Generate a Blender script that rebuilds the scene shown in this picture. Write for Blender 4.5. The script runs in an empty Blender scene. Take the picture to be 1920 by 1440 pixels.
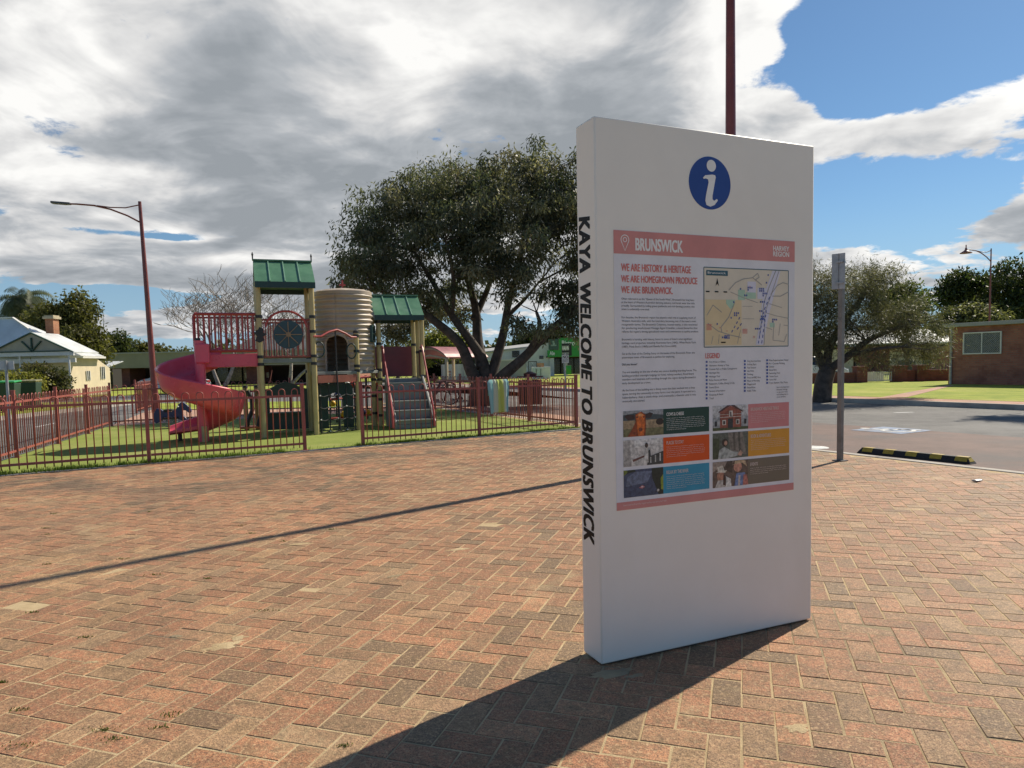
import bpy, bmesh, math, random
import numpy as np
from mathutils import Vector, Matrix
random.seed(7); RNG = np.random.default_rng(7)
sc = bpy.context.scene
COL = sc.collection

# ---------------------------------------------------------------- camera
F_PX, ROLL, HOR, EYE, CY = 1330.0, 0.022, 682.0, 1.38, 772.0      # photograph pixels (1920 x 1440)
PITCH = math.atan((CY - HOR) * math.cos(ROLL) / F_PX)
cam_d = bpy.data.cameras.new('camera'); cam = bpy.data.objects.new('camera', cam_d); COL.objects.link(cam)
cam_d.sensor_width = 36; cam_d.lens = 36 * F_PX / 1920; cam_d.shift_y = (CY - 720) / 1920
cam_d.clip_start = 0.05; cam_d.clip_end = 3000
_fw = Vector((0, math.cos(PITCH), -math.sin(PITCH))); _dn = Vector((0, -math.sin(PITCH), -math.cos(PITCH))); _rt = Vector((1, 0, 0))
_cr = _rt * math.cos(ROLL) + _dn * math.sin(ROLL); _cu = _rt * math.sin(ROLL) - _dn * math.cos(ROLL)
_m = Matrix.Identity(4)
for i in range(3):
    _m[i][0] = _cr[i]; _m[i][1] = _cu[i]; _m[i][2] = -_fw[i]
_m[2][3] = EYE
cam.matrix_world = _m
sc.camera = cam

# ---------------------------------------------------------------- light and sky
SUN_AZ, SUN_EL = math.radians(48), math.radians(42)       # azimuth from +Y towards +X
SKY_STRENGTH = 0.1
sun_d = bpy.data.lights.new('sun', 'SUN'); sun_d.energy = 3.6; sun_d.angle = math.radians(0.55); sun_d.color = (1, 0.90, 0.74)
sun = bpy.data.objects.new('sun', sun_d); COL.objects.link(sun)
SUN_DIR = Vector((math.cos(SUN_EL) * math.sin(SUN_AZ), math.cos(SUN_EL) * math.cos(SUN_AZ), math.sin(SUN_EL)))
sun.rotation_euler = (-SUN_DIR).to_track_quat('-Z', 'Y').to_euler()
sun.location = (0, 0, 40)
vs = sc.view_settings
vs.view_transform = 'Standard'; vs.look = 'None'; vs.exposure = 0.72; vs.gamma = 1; vs.use_curve_mapping = False
sc.cycles.max_bounces = 8; sc.cycles.diffuse_bounces = 4; sc.cycles.transparent_max_bounces = 8; sc.cycles.use_denoising = True

class NT:
    """small helper that writes node maths as expressions"""
    def __init__(s, tree): s.t = tree
    def node(s, typ, **kw):
        n = s.t.nodes.new(typ)
        for k, v in kw.items(): setattr(n, k, v)
        return n
    def put(s, sock, v):
        if isinstance(v, bpy.types.NodeSocket): s.t.links.new(v, sock)
        else: sock.default_value = v
    def m(s, op, *a, clamp=False):
        n = s.node('ShaderNodeMath', operation=op, use_clamp=clamp)
        for i, v in enumerate(a): s.put(n.inputs[i], v)
        return n.outputs[0]
    def add(s, *a):
        r = a[0]
        for b in a[1:]: r = s.m('ADD', r, b)
        return r
    def mul(s, a, b): return s.m('MULTIPLY', a, b)
    def vm(s, op, *a):
        n = s.node('ShaderNodeVectorMath', operation=op)
        for i, v in enumerate(a): s.put(n.inputs[i], v)
        return n.outputs['Value'] if op in ('LENGTH', 'DOT_PRODUCT', 'DISTANCE') else n.outputs[0]
    def step(s, v, a, b, lo=0.0, hi=1.0):
        n = s.node('ShaderNodeMapRange', interpolation_type='SMOOTHSTEP')
        s.put(n.inputs[0], v); n.inputs[1].default_value = a; n.inputs[2].default_value = b
        n.inputs[3].default_value = lo; n.inputs[4].default_value = hi
        return n.outputs[0]
    def mix(s, f, a, b, mode='MIX'):
        n = s.node('ShaderNodeMix', data_type='RGBA', blend_type=mode)
        s.put(n.inputs[0], f)
        for sock, v in ((n.inputs[6], a), (n.inputs[7], b)):
            if not isinstance(v, bpy.types.NodeSocket) and len(v) == 3: v = (*v, 1)
            s.put(sock, v)
        return n.outputs[2]
    def noise(s, vec, scale, detail=4, rough=0.5, dist=0.0, out=0):
        n = s.node('ShaderNodeTexNoise')
        if vec is not None: s.put(n.inputs['Vector'], vec)
        n.inputs['Scale'].default_value = scale; n.inputs['Detail'].default_value = detail
        n.inputs['Roughness'].default_value = rough; n.inputs['Distortion'].default_value = dist
        return n.outputs[out]

def px_azel(px, py):
    u = px - 960; v = py - CY; c, s = math.cos(ROLL), math.sin(ROLL)
    uu = c*u - s*v; vv = s*u + c*v; cp, sp = math.cos(PITCH), math.sin(PITCH)
    d = Vector((uu, F_PX*cp - vv*sp, -F_PX*sp - vv*cp)).normalized()
    return math.atan2(d.x, d.y), math.asin(d.z)

def build_world():
    w = bpy.data.worlds.new('World'); sc.world = w; w.use_nodes = True
    t = w.node_tree; t.nodes.clear(); N = NT(t)
    sky = N.node('ShaderNodeTexSky', sky_type='NISHITA', sun_disc=False)
    sky.sun_elevation = SUN_EL; sky.sun_rotation = SUN_AZ; sky.air_density = 1.0; sky.dust_density = 0.2; sky.ozone_density = 2.0
    d = N.node('ShaderNodeTexCoord').outputs['Generated']
    sp = N.node('ShaderNodeSeparateXYZ'); N.put(sp.inputs[0], d); x, y, z = sp.outputs
    az = N.m('ARCTAN2', x, y); el = N.m('ARCSINE', z)
    cq = N.node('ShaderNodeCombineXYZ'); N.put(cq.inputs[0], az); N.put(cq.inputs[1], el); q = cq.outputs[0]
    zz = N.add(N.m('MAXIMUM', z, 0.0), 0.16)
    cp = N.node('ShaderNodeCombineXYZ'); N.put(cp.inputs[0], N.m('DIVIDE', x, zz)); N.put(cp.inputs[1], N.m('DIVIDE', y, zz)); N.put(cp.inputs[2], 3.7)
    p = cp.outputs[0]
    def blobs(lst):
        tot = None
        for (px, py, rx, ry, amp) in lst:
            a, e = px_azel(px, py); c = N.vm('SUBTRACT', q, (a, e, 0))
            c = N.vm('MULTIPLY', c, (F_PX/rx, F_PX/ry, 0)); l = N.vm('LENGTH', c)
            b = N.mul(N.step(l, 0.0, 1.0, 1.0, 0.0), amp)
            tot = b if tot is None else N.add(tot, b)
        return tot
    cover = blobs([(560, 200, 1150, 560, 0.74), (1150, 150, 440, 420, 0.55), (1455, 235, 140, 120, 0.42), (1620, 248, 190, 48, 0.46), (1850, 205, 220, 72, 0.50), (1440, 60, 110, 130, 0.3),
                   (1800, 290, 170, 40, 0.30), (1900, 415, 170, 100, 0.78), (1600, 492, 210, 60, 0.62), (1750, 528, 260, 46, 0.46), (1300, 420, 300, 160, 0.3),
                   (250, 500, 800, 66, 0.46), (640, 540, 700, 80, 0.42), (230, 615, 330, 30, 0.45),
                   (1720, 60, 300, 165, -0.95), (1700, 385, 180, 85, -0.55), (1530, 400, 80, 80, -0.4), (1620, 385, 260, 90, -0.75), (1620, 170, 130, 50, -0.35),
                   (190, 556, 300, 26, -0.75), (560, 640, 330, 30, -0.5), (290, 440, 190, 16, -0.55), (330, 447, 60, 10, -.3), (150, 95, 110, 60, 0.06), (120, 40, 260, 90, 0.12), (820, 20, 200, 60, 0.15), (60, 585, 130, 50, -0.4)])
    sunp = Vector((math.sin(SUN_AZ), math.cos(SUN_AZ), 0)) * 0.07
    n1 = N.noise(p, 2.0, 8, 0.56, 0.25)
    n2 = N.noise(N.vm('ADD', p, tuple(sunp)), 2.0, 5, 0.52, 0.25)
    n3 = N.noise(p, 8.5, 7, 0.62, 0.3)
    n4 = N.noise(N.vm('ADD', p, (9, 4, 0)), 2.4, 6, 0.55, 0.5)
    fine = N.mul(N.add(n3, -0.5), 0.58)
    field = N.add(N.mul(N.add(n1, -0.5), 1.7), fine, N.mul(cover, 0.85), -0.17)
    dens = N.mul(N.step(field, -0.02, 0.13), N.step(z, 0.0, 0.05))
    # blue-grey bases where the cloud is deep, bright where it is thin or faces the sun
    greyb = blobs([(520, 345, 560, 150, 0.40), (950, 270, 430, 150, 0.36), (430, 250, 240, 120, 0.25), (560, 200, 140, 140, .2), (450, 415, 320, 40, 0.34), (330, 530, 520, 36, 0.34), (1900, 430, 110, 34, 0.45), (1330, 330, 260, 160, 0.2), (560, 560, 200, 50, .2),
                    (880, 70, 260, 90, -0.75), (770, 120, 110, 120, -0.5), (690, 40, 160, 60, -0.5), (150, 160, 190, 90, -0.65), (60, 60, 120, 70, -0.35), (310, 345, 230, 40, -0.5), (60, 330, 160, 50, -0.4), (260, 478, 520, 34, -0.6), (1420, 90, 160, 300, -0.9), (1300, 200, 160, 160, -0.5), (1650, 240, 240, 80, -.35), (1860, 180, 200, 90, -.3), (300, 90, 90, 70, -.4), (1600, 500, 240, 60, -.4)])
    deep = N.step(N.add(N.mul(field, 0.75), N.mul(greyb, 0.62), N.mul(N.add(n4, -0.5), 2.1)), -0.38, 0.80)
    relief = N.mul(N.m('SUBTRACT', n1, n2), 2.2)
    deep2 = N.m('SUBTRACT', deep, N.add(relief, N.mul(N.add(n3, -0.5), 0.4)), clamp=True)
    k = 1.0 / SKY_STRENGTH
    cr = N.node('ShaderNodeValToRGB'); N.put(cr.inputs[0], deep2); e = cr.color_ramp.elements
    e[0].position = 0.0; e[0].color = (0.60, 0.595, 0.58, 1); e[1].position = 1.0; e[1].color = (0.195, 0.212, 0.230, 1)
    q_ = e.new(0.35); q_.color = (0.43, 0.43, 0.43, 1); q_ = e.new(0.68); q_.color = (0.275, 0.29, 0.308, 1)
    ccol = N.mix(1.0, cr.outputs[0], (k, k, k), 'MULTIPLY')
    glow = N.vm('DOT_PRODUCT', d, tuple(SUN_DIR))
    ccol = N.mix(N.step(glow, 0.86, 1.0, 0.0, 0.8), ccol, (1.3*k, 1.26*k, 1.2*k))
    scol = N.mix(1.0, sky.outputs[0], (0.36, 0.47, 0.54), 'MULTIPLY')
    scol = N.mix(N.step(z, 0.0, 0.22, 0.75, 0.0), scol, (0.21*k, 0.31*k, 0.42*k))
    col = N.mix(dens, scol, ccol)
    low = N.step(z, -0.06, 0.0)
    col = N.mix(low, (0.16*k, 0.15*k, 0.13*k), col)
    bg = N.node('ShaderNodeBackground'); N.put(bg.inputs[0], col); bg.inputs[1].default_value = SKY_STRENGTH
    out = N.node('ShaderNodeOutputWorld'); t.links.new(bg.outputs[0], out.inputs[0])
    w.cycles.sampling_method = 'MANUAL'; w.cycles.sample_map_resolution = 512
build_world()

# ---------------------------------------------------------------- places
def _dir(px, py):
    u = px - 960; v = py - CY; c, s = math.cos(ROLL), math.sin(ROLL)
    uu = c*u - s*v; vv = s*u + c*v; cp, sp = math.cos(PITCH), math.sin(PITCH)
    return uu, F_PX*cp - vv*sp, -F_PX*sp - vv*cp
def G(px, py, z=0.0):                     # a point of level ground
    a, b, c = _dir(px, py); t = (z - EYE)/c
    return Vector((a*t, b*t, z))
def AT(px, py, Y):                        # a point at depth Y
    a, b, c = _dir(px, py); t = Y/b
    return Vector((a*t, Y, EYE + c*t))
def PROJ(p):
    cp, sp = math.cos(PITCH), math.sin(PITCH); z = p[2] - EYE
    fwd = p[1]*cp - z*sp; up = p[1]*sp + z*cp
    if fwd < 0.1: return (-9999, -9999)
    uu = F_PX*p[0]/fwd; vv = -F_PX*up/fwd; c, s = math.cos(ROLL), math.sin(ROLL)
    return 960 + c*uu + s*vv, CY - s*uu + c*vv
TA = math.radians(29.0); E1 = Vector((math.cos(TA), math.sin(TA), 0)); E2 = Vector((-math.sin(TA), math.cos(TA), 0))
def T(a, b, z=0.0): return E1*a + E2*b + Vector((0, 0, z))      # street grid of the place

# ---------------------------------------------------------------- materials
MATS = {}
def mat(name, col, rough=0.6, var=0.12, vscale=6.0, bump=0.0, bscale=40.0, metal=0.0, spec=0.5, dirt=None, dscale=2.0, coat=0.0, trans=0.0):
    if name in MATS: return MATS[name]
    m = bpy.data.materials.new(name); m.use_nodes = True; MATS[name] = m
    t = m.node_tree; N = NT(t); b = t.nodes['Principled BSDF']
    tc = N.node('ShaderNodeTexCoord').outputs['Object']
    n = N.noise(tc, vscale, 5, 0.6)
    lo = tuple(max(0, c*(1-var*2)) for c in col); hi = tuple(min(1, c*(1+var*2)) for c in col)
    c = N.mix(N.step(n, 0.25, 0.75), lo, hi)
    if dirt is not None:
        dn = N.noise(tc, dscale, 6, 0.65, 0.4); c = N.mix(N.step(dn, 0.5, 0.72, 0.0, 0.75), c, dirt)
    N.put(b.inputs['Base Color'], c)
    N.put(b.inputs['Roughness'], N.step(n, 0.2, 0.8, max(0.05, rough-0.08), min(1, rough+0.1)))
    b.inputs['Metallic'].default_value = metal; b.inputs['Specular IOR Level'].default_value = spec
    if coat: b.inputs['Coat Weight'].default_value = coat; b.inputs['Coat Roughness'].default_value = 0.15
    if trans: b.inputs['Transmission Weight'].default_value = trans
    if bump:
        bn = N.node('ShaderNodeBump'); bn.inputs['Strength'].default_value = bump; bn.inputs['Distance'].default_value = 0.01
        N.put(bn.inputs['Height'], N.noise(tc, bscale, 6, 0.6)); N.put(b.inputs['Normal'], bn.outputs[0])
    return m

# ---------------------------------------------------------------- mesh tools
class MB:
    def __init__(s): s.v = []; s.f = []; s.mi = []
    def face(s, idx, mi=0): s.f.append(tuple(idx)); s.mi.append(mi)
    def quad(s, a, b, c, d, mi=0):
        i = len(s.v); s.v += [tuple(a), tuple(b), tuple(c), tuple(d)]; s.face((i, i+1, i+2, i+3), mi)
    def poly(s, pts, mi=0):
        i = len(s.v); s.v += [tuple(p) for p in pts]; s.face(range(i, i+len(pts)), mi)
    def prism(s, pts, vec, mi=0):          # polygon pts swept by vec
        n = len(pts); i = len(s.v); vec = Vector(vec)
        s.v += [tuple(p) for p in pts] + [tuple(Vector(p)+vec) for p in pts]
        s.face(range(i+n-1, i-1, -1), mi); s.face(range(i+n, i+2*n), mi)
        for k in range(n): s.face((i+k, i+(k+1) % n, i+n+(k+1) % n, i+n+k), mi)
    def box(s, c, size, rz=0.0, mi=0, axes=None):
        c = Vector(c); hx, hy, hz = (q/2 for q in size)
        if axes is None: ax = (Vector((math.cos(rz), math.sin(rz), 0)), Vector((-math.sin(rz), math.cos(rz), 0)), Vector((0, 0, 1)))
        else: ax = [Vector(a) for a in axes]
        i = len(s.v)
        for (a, b, d) in ((-1,-1,-1),(1,-1,-1),(1,1,-1),(-1,1,-1),(-1,-1,1),(1,-1,1),(1,1,1),(-1,1,1)):
            s.v.append(tuple(c + ax[0]*a*hx + ax[1]*b*hy + ax[2]*d*hz))
        for q in ((3,2,1,0),(4,5,6,7),(0,1,5,4),(1,2,6,5),(2,3,7,6),(3,0,4,7)): s.face([i+k for k in q], mi)
    def bar(s, a, b, w, h, up=(0, 0, 1), mi=0):   # rectangular bar from a to b
        a = Vector(a); b = Vector(b); d = (b-a); L = d.length; d.normalize(); up = Vector(up)
        x = d.cross(up)
        if x.length < 1e-4: x = d.cross(Vector((1, 0, 0)))
        x.normalize(); y = x.cross(d); s.box((a+b)/2, (L, w, h), mi=mi, axes=(d, x, y))
    def tube(s, pts, r, n=8, mi=0, cap=True, closed=False):
        pts = [Vector(p) for p in pts]; m = len(pts)
        rs = r if isinstance(r, (list, tuple)) else [r]*m
        i0 = len(s.v); u = None
        for k, p in enumerate(pts):
            if closed: d = pts[(k+1) % m] - pts[k-1]
            else: d = pts[min(k+1, m-1)] - pts[max(k-1, 0)]
            if d.length < 1e-9: d = Vector((0, 0, 1))
            d.normalize()
            if u is None:
                u = d.cross(Vector((0, 0, 1)))
                if u.length < 1e-3: u = Vector((1, 0, 0))
            u = u - d*u.dot(d)
            if u.length < 1e-6: u = d.orthogonal()
            u.normalize(); w = d.cross(u)
            for j in range(n):
                t = 2*math.pi*j/n; s.v.append(tuple(p + (u*math.cos(t) + w*math.sin(t))*rs[k]))
        for k in range(m if closed else m-1):
            k2 = (k+1) % m
            for j in range(n): s.face((i0+k*n+j, i0+k*n+(j+1) % n, i0+k2*n+(j+1) % n, i0+k2*n+j), mi)
        if cap and not closed:
            s.face([i0+j for j in range(n-1, -1, -1)], mi); s.face([i0+(m-1)*n+j for j in range(n)], mi)
    def lathe(s, prof, c=(0, 0, 0), n=24, mi=0, cap=True):
        c = Vector(c); i0 = len(s.v)
        for (r, z) in prof:
            for j in range(n):
                t = 2*math.pi*j/n; s.v.append((c.x+r*math.cos(t), c.y+r*math.sin(t), c.z+z))
        for k in range(len(prof)-1):
            for j in range(n): s.face((i0+k*n+j, i0+k*n+(j+1) % n, i0+(k+1)*n+(j+1) % n, i0+(k+1)*n+j), mi)
        if cap:
            s.face([i0+j for j in range(n-1, -1, -1)], mi); s.face([i0+(len(prof)-1)*n+j for j in range(n)], mi)
    def grid(s, fn, nu, nv, mi=0):
        i = len(s.v)
        for a in range(nu+1):
            for b in range(nv+1): s.v.append(tuple(fn(a/nu, b/nv)))
        for a in range(nu):
            for b in range(nv): s.face((i+a*(nv+1)+b, i+(a+1)*(nv+1)+b, i+(a+1)*(nv+1)+b+1, i+a*(nv+1)+b+1), mi)
    def mesh(s, name):
        me = bpy.data.meshes.new(name); me.from_pydata(s.v, [], s.f)
        if any(s.mi): me.polygons.foreach_set('material_index', s.mi)
        me.update(); return me

def link(name, data, parent=None, M=None):
    o = bpy.data.objects.new(name, data); COL.objects.link(o)
    if parent is not None: o.parent = parent
    if M is not None:
        mm = M if isinstance(M, (list, tuple)) else [M]
        for q in mm: o.data.materials.append(q)
    return o
def obj(name, mb, M, parent=None, smooth=None, bevel=0.0, loc=None):
    me = mb.mesh(name)
    o = link(name, me, parent, M)
    if smooth is not None:
        me.polygons.foreach_set('use_smooth', [True]*len(me.polygons)); me.set_sharp_from_angle(angle=math.radians(smooth))
    if bevel:
        b = o.modifiers.new('bevel', 'BEVEL'); b.width = bevel; b.segments = 2; b.limit_method = 'ANGLE'
    if loc is not None: o.location = loc
    return o
def tag(o, label, cat, group=None, kind=None):
    o['label'] = label
    if cat: o['category'] = cat
    if group: o['group'] = group
    if kind: o['kind'] = kind
    return o
def thing(name, label, cat, loc=(0, 0, 0), rz=0.0, group=None):
    o = link(name, None); o.location = loc; o.rotation_euler = (0, 0, rz)
    return tag(o, label, cat, group)
def struct(name, mb, M, smooth=None):
    o = obj(name, mb, M, None, smooth); o['kind'] = 'structure'; return o
def arr_mesh(name, V, nper, col=None):      # V: (n, nper, 3) loose polygons made with numpy
    n = V.shape[0]; me = bpy.data.meshes.new(name)
    me.vertices.add(n*nper); me.vertices.foreach_set('co', V.reshape(-1).astype(np.float32))
    me.loops.add(n*nper); me.loops.foreach_set('vertex_index', np.arange(n*nper, dtype=np.int32))
    me.polygons.add(n); me.polygons.foreach_set('loop_start', np.arange(0, n*nper, nper, dtype=np.int32))
    if col is not None:
        a = me.attributes.new('tint', 'FLOAT_COLOR', 'POINT')
        c = np.ones((n, nper, 4), np.float32); c[:, :, :3] = col[:, None, :]; a.data.foreach_set('color', c.reshape(-1))
    me.update(); me.validate(); return me
# ================================================================ SETTING
def ground_mat(name, c1, c2, scale=3.0, c3=None, s3=0.4, rough=0.9, bump=0.4, bscale=60.0, spec=0.3, speck=0.0):
    m = bpy.data.materials.new(name); m.use_nodes = True; MATS[name] = m; t = m.node_tree; N = NT(t); b = t.nodes['Principled BSDF']
    tc = N.node('ShaderNodeTexCoord').outputs['Object']
    c = N.mix(N.step(N.noise(tc, scale, 6, 0.65), 0.3, 0.7), c1, c2)
    if c3: c = N.mix(N.step(N.noise(tc, s3, 5, 0.6, 0.5), 0.48, 0.68), c, c3)
    if speck: c = N.mix(N.step(N.noise(tc, 120, 2, 0.5), 0.55, 0.7, 0.0, speck), c, tuple(min(1, q*2.2) for q in c2))
    N.put(b.inputs['Base Color'], c); b.inputs['Roughness'].default_value = rough; b.inputs['Specular IOR Level'].default_value = spec
    bn = N.node('ShaderNodeBump'); bn.inputs['Strength'].default_value = bump; bn.inputs['Distance'].default_value = 0.01
    N.put(bn.inputs['Height'], N.noise(tc, bscale, 6, 0.65)); N.put(b.inputs['Normal'], bn.outputs[0])
    return m
M_EARTH = ground_mat('earth', (0.10, 0.11, 0.05), (0.17, 0.16, 0.08), 0.3)
M_ASPH = ground_mat('asphalt', (0.10, 0.099, 0.097), (0.155, 0.15, 0.145), 2.0, (0.19, 0.185, 0.175), 0.35, 0.85, 0.8, 90, 0.4, 0.7)
M_BAY = ground_mat('red_asphalt', (0.11, 0.070, 0.058), (0.165, 0.105, 0.088), 1.4, (0.085, 0.072, 0.07), 0.5, 0.8, 0.5, 140, 0.45, 0.45)
M_LAWN = ground_mat('lawn', (0.20, 0.26, 0.03), (0.32, 0.36, 0.045), 1.3, (0.38, 0.38, 0.08), 0.5, 0.95, 0.8, 60)
M_TURF = ground_mat('turf', (0.20, 0.25, 0.048), (0.25, 0.295, 0.062), 1.1, (0.28, 0.30, 0.085), 0.7, 0.95, 0.6, 90)
M_SAND = ground_mat('joint_sand', (0.47, 0.345, 0.19), (0.62, 0.48, 0.285), 5.0, (0.26, 0.21, 0.14), 0.9, 0.95, 0.8, 160)
M_CONC = ground_mat('concrete', (0.40, 0.37, 0.33), (0.52, 0.48, 0.42), 2.5, (0.30, 0.28, 0.25), 0.8, 0.9, 0.4, 120)
M_PATH = ground_mat('pink_path', (0.42, 0.24, 0.17), (0.52, 0.32, 0.23), 2.0, (0.36, 0.25, 0.2), 0.7, 0.9, 0.3, 90)

def flat(name, pts, z, M):
    mb = MB(); mb.poly([(p[0], p[1], z) for p in pts]); return struct(name, mb, M)
def rectT(a0, a1, b0, b1): return [T(a0, b0), T(a1, b0), T(a1, b1), T(a0, b1)]

flat('ground', [(-900, -60, 0), (900, -60, 0), (900, 1500, 0), (-900, 1500, 0)], -0.04, M_EARTH)
KERB_A = 8.95
flat('road', [T(-3.6, -8), T(19.1, -8), T(19.1, 48), T(-12, 48), T(-12, 26), T(-5.2, 26)], -0.014, M_ASPH)
flat('parking_bay', rectT(KERB_A, 12.9, -6, 20), -0.009, M_BAY)
# pavement sand bed
flat('pavement', [T(-14, -4), T(KERB_A, -4), T(KERB_A, 26), T(8.6, 26), T(8.6, 12.0), T(-14, 12.0)], -0.0021, M_SAND)
PAVE = bpy.data.objects['pavement']
# flush concrete edging between the pavers and the bay
mb = MB()
for k in range(12):
    b0 = -4 + k*2.5; mb.box(T(KERB_A+0.065, b0+1.246, -0.035), (0.13, 2.488, 0.085), TA)
struct('kerb_edging', mb, M_CONC)
# playground turf
FA, FB, FC, FD = Vector((-7.55, 9.55, 0)), Vector((1.36, 14.95, 0)), Vector((-2.45, 22.6, 0)), Vector((-10.3, 18.2, 0))
def turf_poly(o): 
    c = (FA+FB+FC+FD)/4
    return [p + (p-c).normalized()*o for p in (FA, FB, FC, FD)]
flat('playground_turf', turf_poly(0.12), 0.006, M_TURF)
mb = MB()
q = turf_poly(0.30); e = (q[1]-q[0]).normalized(); nrm = Vector((e.y, -e.x, 0))
mb.bar(q[0]-e*0.6 - Vector((0,0,0.03)), q[1]+e*0.1 - Vector((0,0,0.03)), 0.07, 0.075); struct('turf_edging', mb, M_CONC)
# right: far kerb, footpath, lawn
mb = MB(); mb.box(T(19.18, 20, 0.02), (0.16, 70, 0.2), TA); struct('far_kerb', mb, M_CONC)
mb = MB(); mb.box(T(19.96, 20, 0.03), (1.4, 70, 0.13), TA); struct('footpath', mb, M_PATH)
mb = MB(); mb.box(T(45, 20, 0.03), (48.7, 70, 0.14), TA); struct('lawn', mb, M_LAWN)
p0, p1, p2, p3 = G(1636, 748, 0.1), G(1700, 745, 0.1), G(1790, 722.5, 0.1), G(1776, 722.5, 0.1)
flat('lawn_path', [p0, p1, p2, p3], 0.106, M_PATH)
# left: grass verge over the side street, orange path behind the playground
mb = MB(); v0, v1 = G(-160, 806), G(58, 780); dv = (v1-v0).normalized()
lv = Vector((-dv.y, dv.x, 0))
mb.prism([v0-dv*9, v1+dv*9, v1+dv*9+lv*2.6, v0-dv*9+lv*2.6], (0, 0, 0.1)); struct('verge_grass', mb, M_LAWN)
mb = MB(); mb.bar(v0-dv*9-lv*0.07+Vector((0,0,.04)), v1+dv*9-lv*0.07+Vector((0,0,.04)), 0.14, 0.14); struct('verge_kerb', mb, M_CONC)
mb = MB(); mb.prism([v0-dv*9+lv*2.6, v1+dv*9+lv*2.6, v1+dv*9+lv*40, v0-dv*9+lv*40], (0, 0, 0.09)); struct('front_yard', mb, M_LAWN)
flat('back_path', [G(206, 799), G(300, 794.5), G(440, 786), G(620, 777), G(800, 769), G(900, 776), G(1010, 790), G(1085, 795), G(1085, 782), G(900, 762), G(800, 758), G(500, 768), G(300, 763), G(262, 776)], -0.004, M_PATH)
flat('back_verge', [G(300, 769), G(520, 766), G(640, 764), G(640, 752), G(300, 757)], 0.02, M_LAWN)
flat('back_lawn', [T(-14, 48.2), T(40, 48.2), T(60, 110), T(-60, 110)], -0.01, M_LAWN)
flat('forecourt', [G(960, 742), G(1085, 748), T(22, 60), T(12, 80), G(880, 725)], -0.006, M_CONC)
M_LINE = ground_mat('road_paint', (0.62, 0.62, 0.6), (0.75, 0.75, 0.72), 20, (0.35, 0.35, 0.34), 6.0, 0.7, 0.1)
M_BLUEP = ground_mat('blue_road_paint', (0.19, 0.25, 0.36), (0.25, 0.31, 0.42), 9, (0.19, 0.17, 0.165), 2.6, 0.7, 0.1)
mb = MB(); a, b = G(66, 800), G(108, 791.5); mb.bar(Vector((a.x, a.y, -0.011)), Vector((b.x, b.y, -0.011)), 0.1, 0.003); struct('road_marking', mb, M_LINE)
mb = MB(); mb.bar(G(1676, 773)+Vector((0,0,-.012)), G(1712, 772)+Vector((0,0,-.012)), 0.1, 0.003); struct('road_marking', mb, M_LINE)
# blue accessible-parking square with a white figure, at the road end of the bay
bc = G(1672, 806)
def bsq(u, v, z): return Vector((bc.x, bc.y, z)) + E1*u + E2*v
mb = MB(); mb.poly([bsq(-0.5, -0.5, -0.004), bsq(0.5, -0.5, -0.004), bsq(0.5, 0.5, -0.004), bsq(-0.5, 0.5, -0.004)])
sq = struct('parking_symbol', mb, M_BLUEP)
mb = MB()
ring = [(0.30*math.cos(t), 0.30*math.sin(t)-0.12) for t in np.linspace(math.radians(110), math.radians(395), 22)]
for (x0, y0), (x1, y1) in zip(ring[:-1], ring[1:]):
    k = 0.74; mb.poly([bsq(x0, y0, 0), bsq(x1, y1, 0), bsq(x1*k, (y1+.12)*k-.12, 0), bsq(x0*k, (y0+.12)*k-.12, 0)])
def strip(p, q, w):
    p = Vector(p); q = Vector(q); d = (q-p).normalized(); n = Vector((-d.y, d.x))*w/2
    mb.poly([bsq(*(p+n), 0), bsq(*(p-n), 0), bsq(*(q-n), 0), bsq(*(q+n), 0)])
strip((-.06, .34), (-.02, -.04), .11); strip((-.05, .0), (.2, -.02), .1); strip((.18, 0), (.34, -.34), .1); strip((-.04, .2), (.18, .17), .07)
mb.poly([bsq(-.06+.09*math.cos(t), .5+.09*math.sin(t), 0) for t in np.linspace(0, 6.2, 12)])
obj('wheelchair_symbol', mb, M_LINE, sq)
mb = MB(); c = G(1528, 838.5); mb.lathe([(0.2, -0.006), (0.19, 0.001)], (c.x, c.y, 0), 20); struct('paint_dot', mb, M_LINE)

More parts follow.
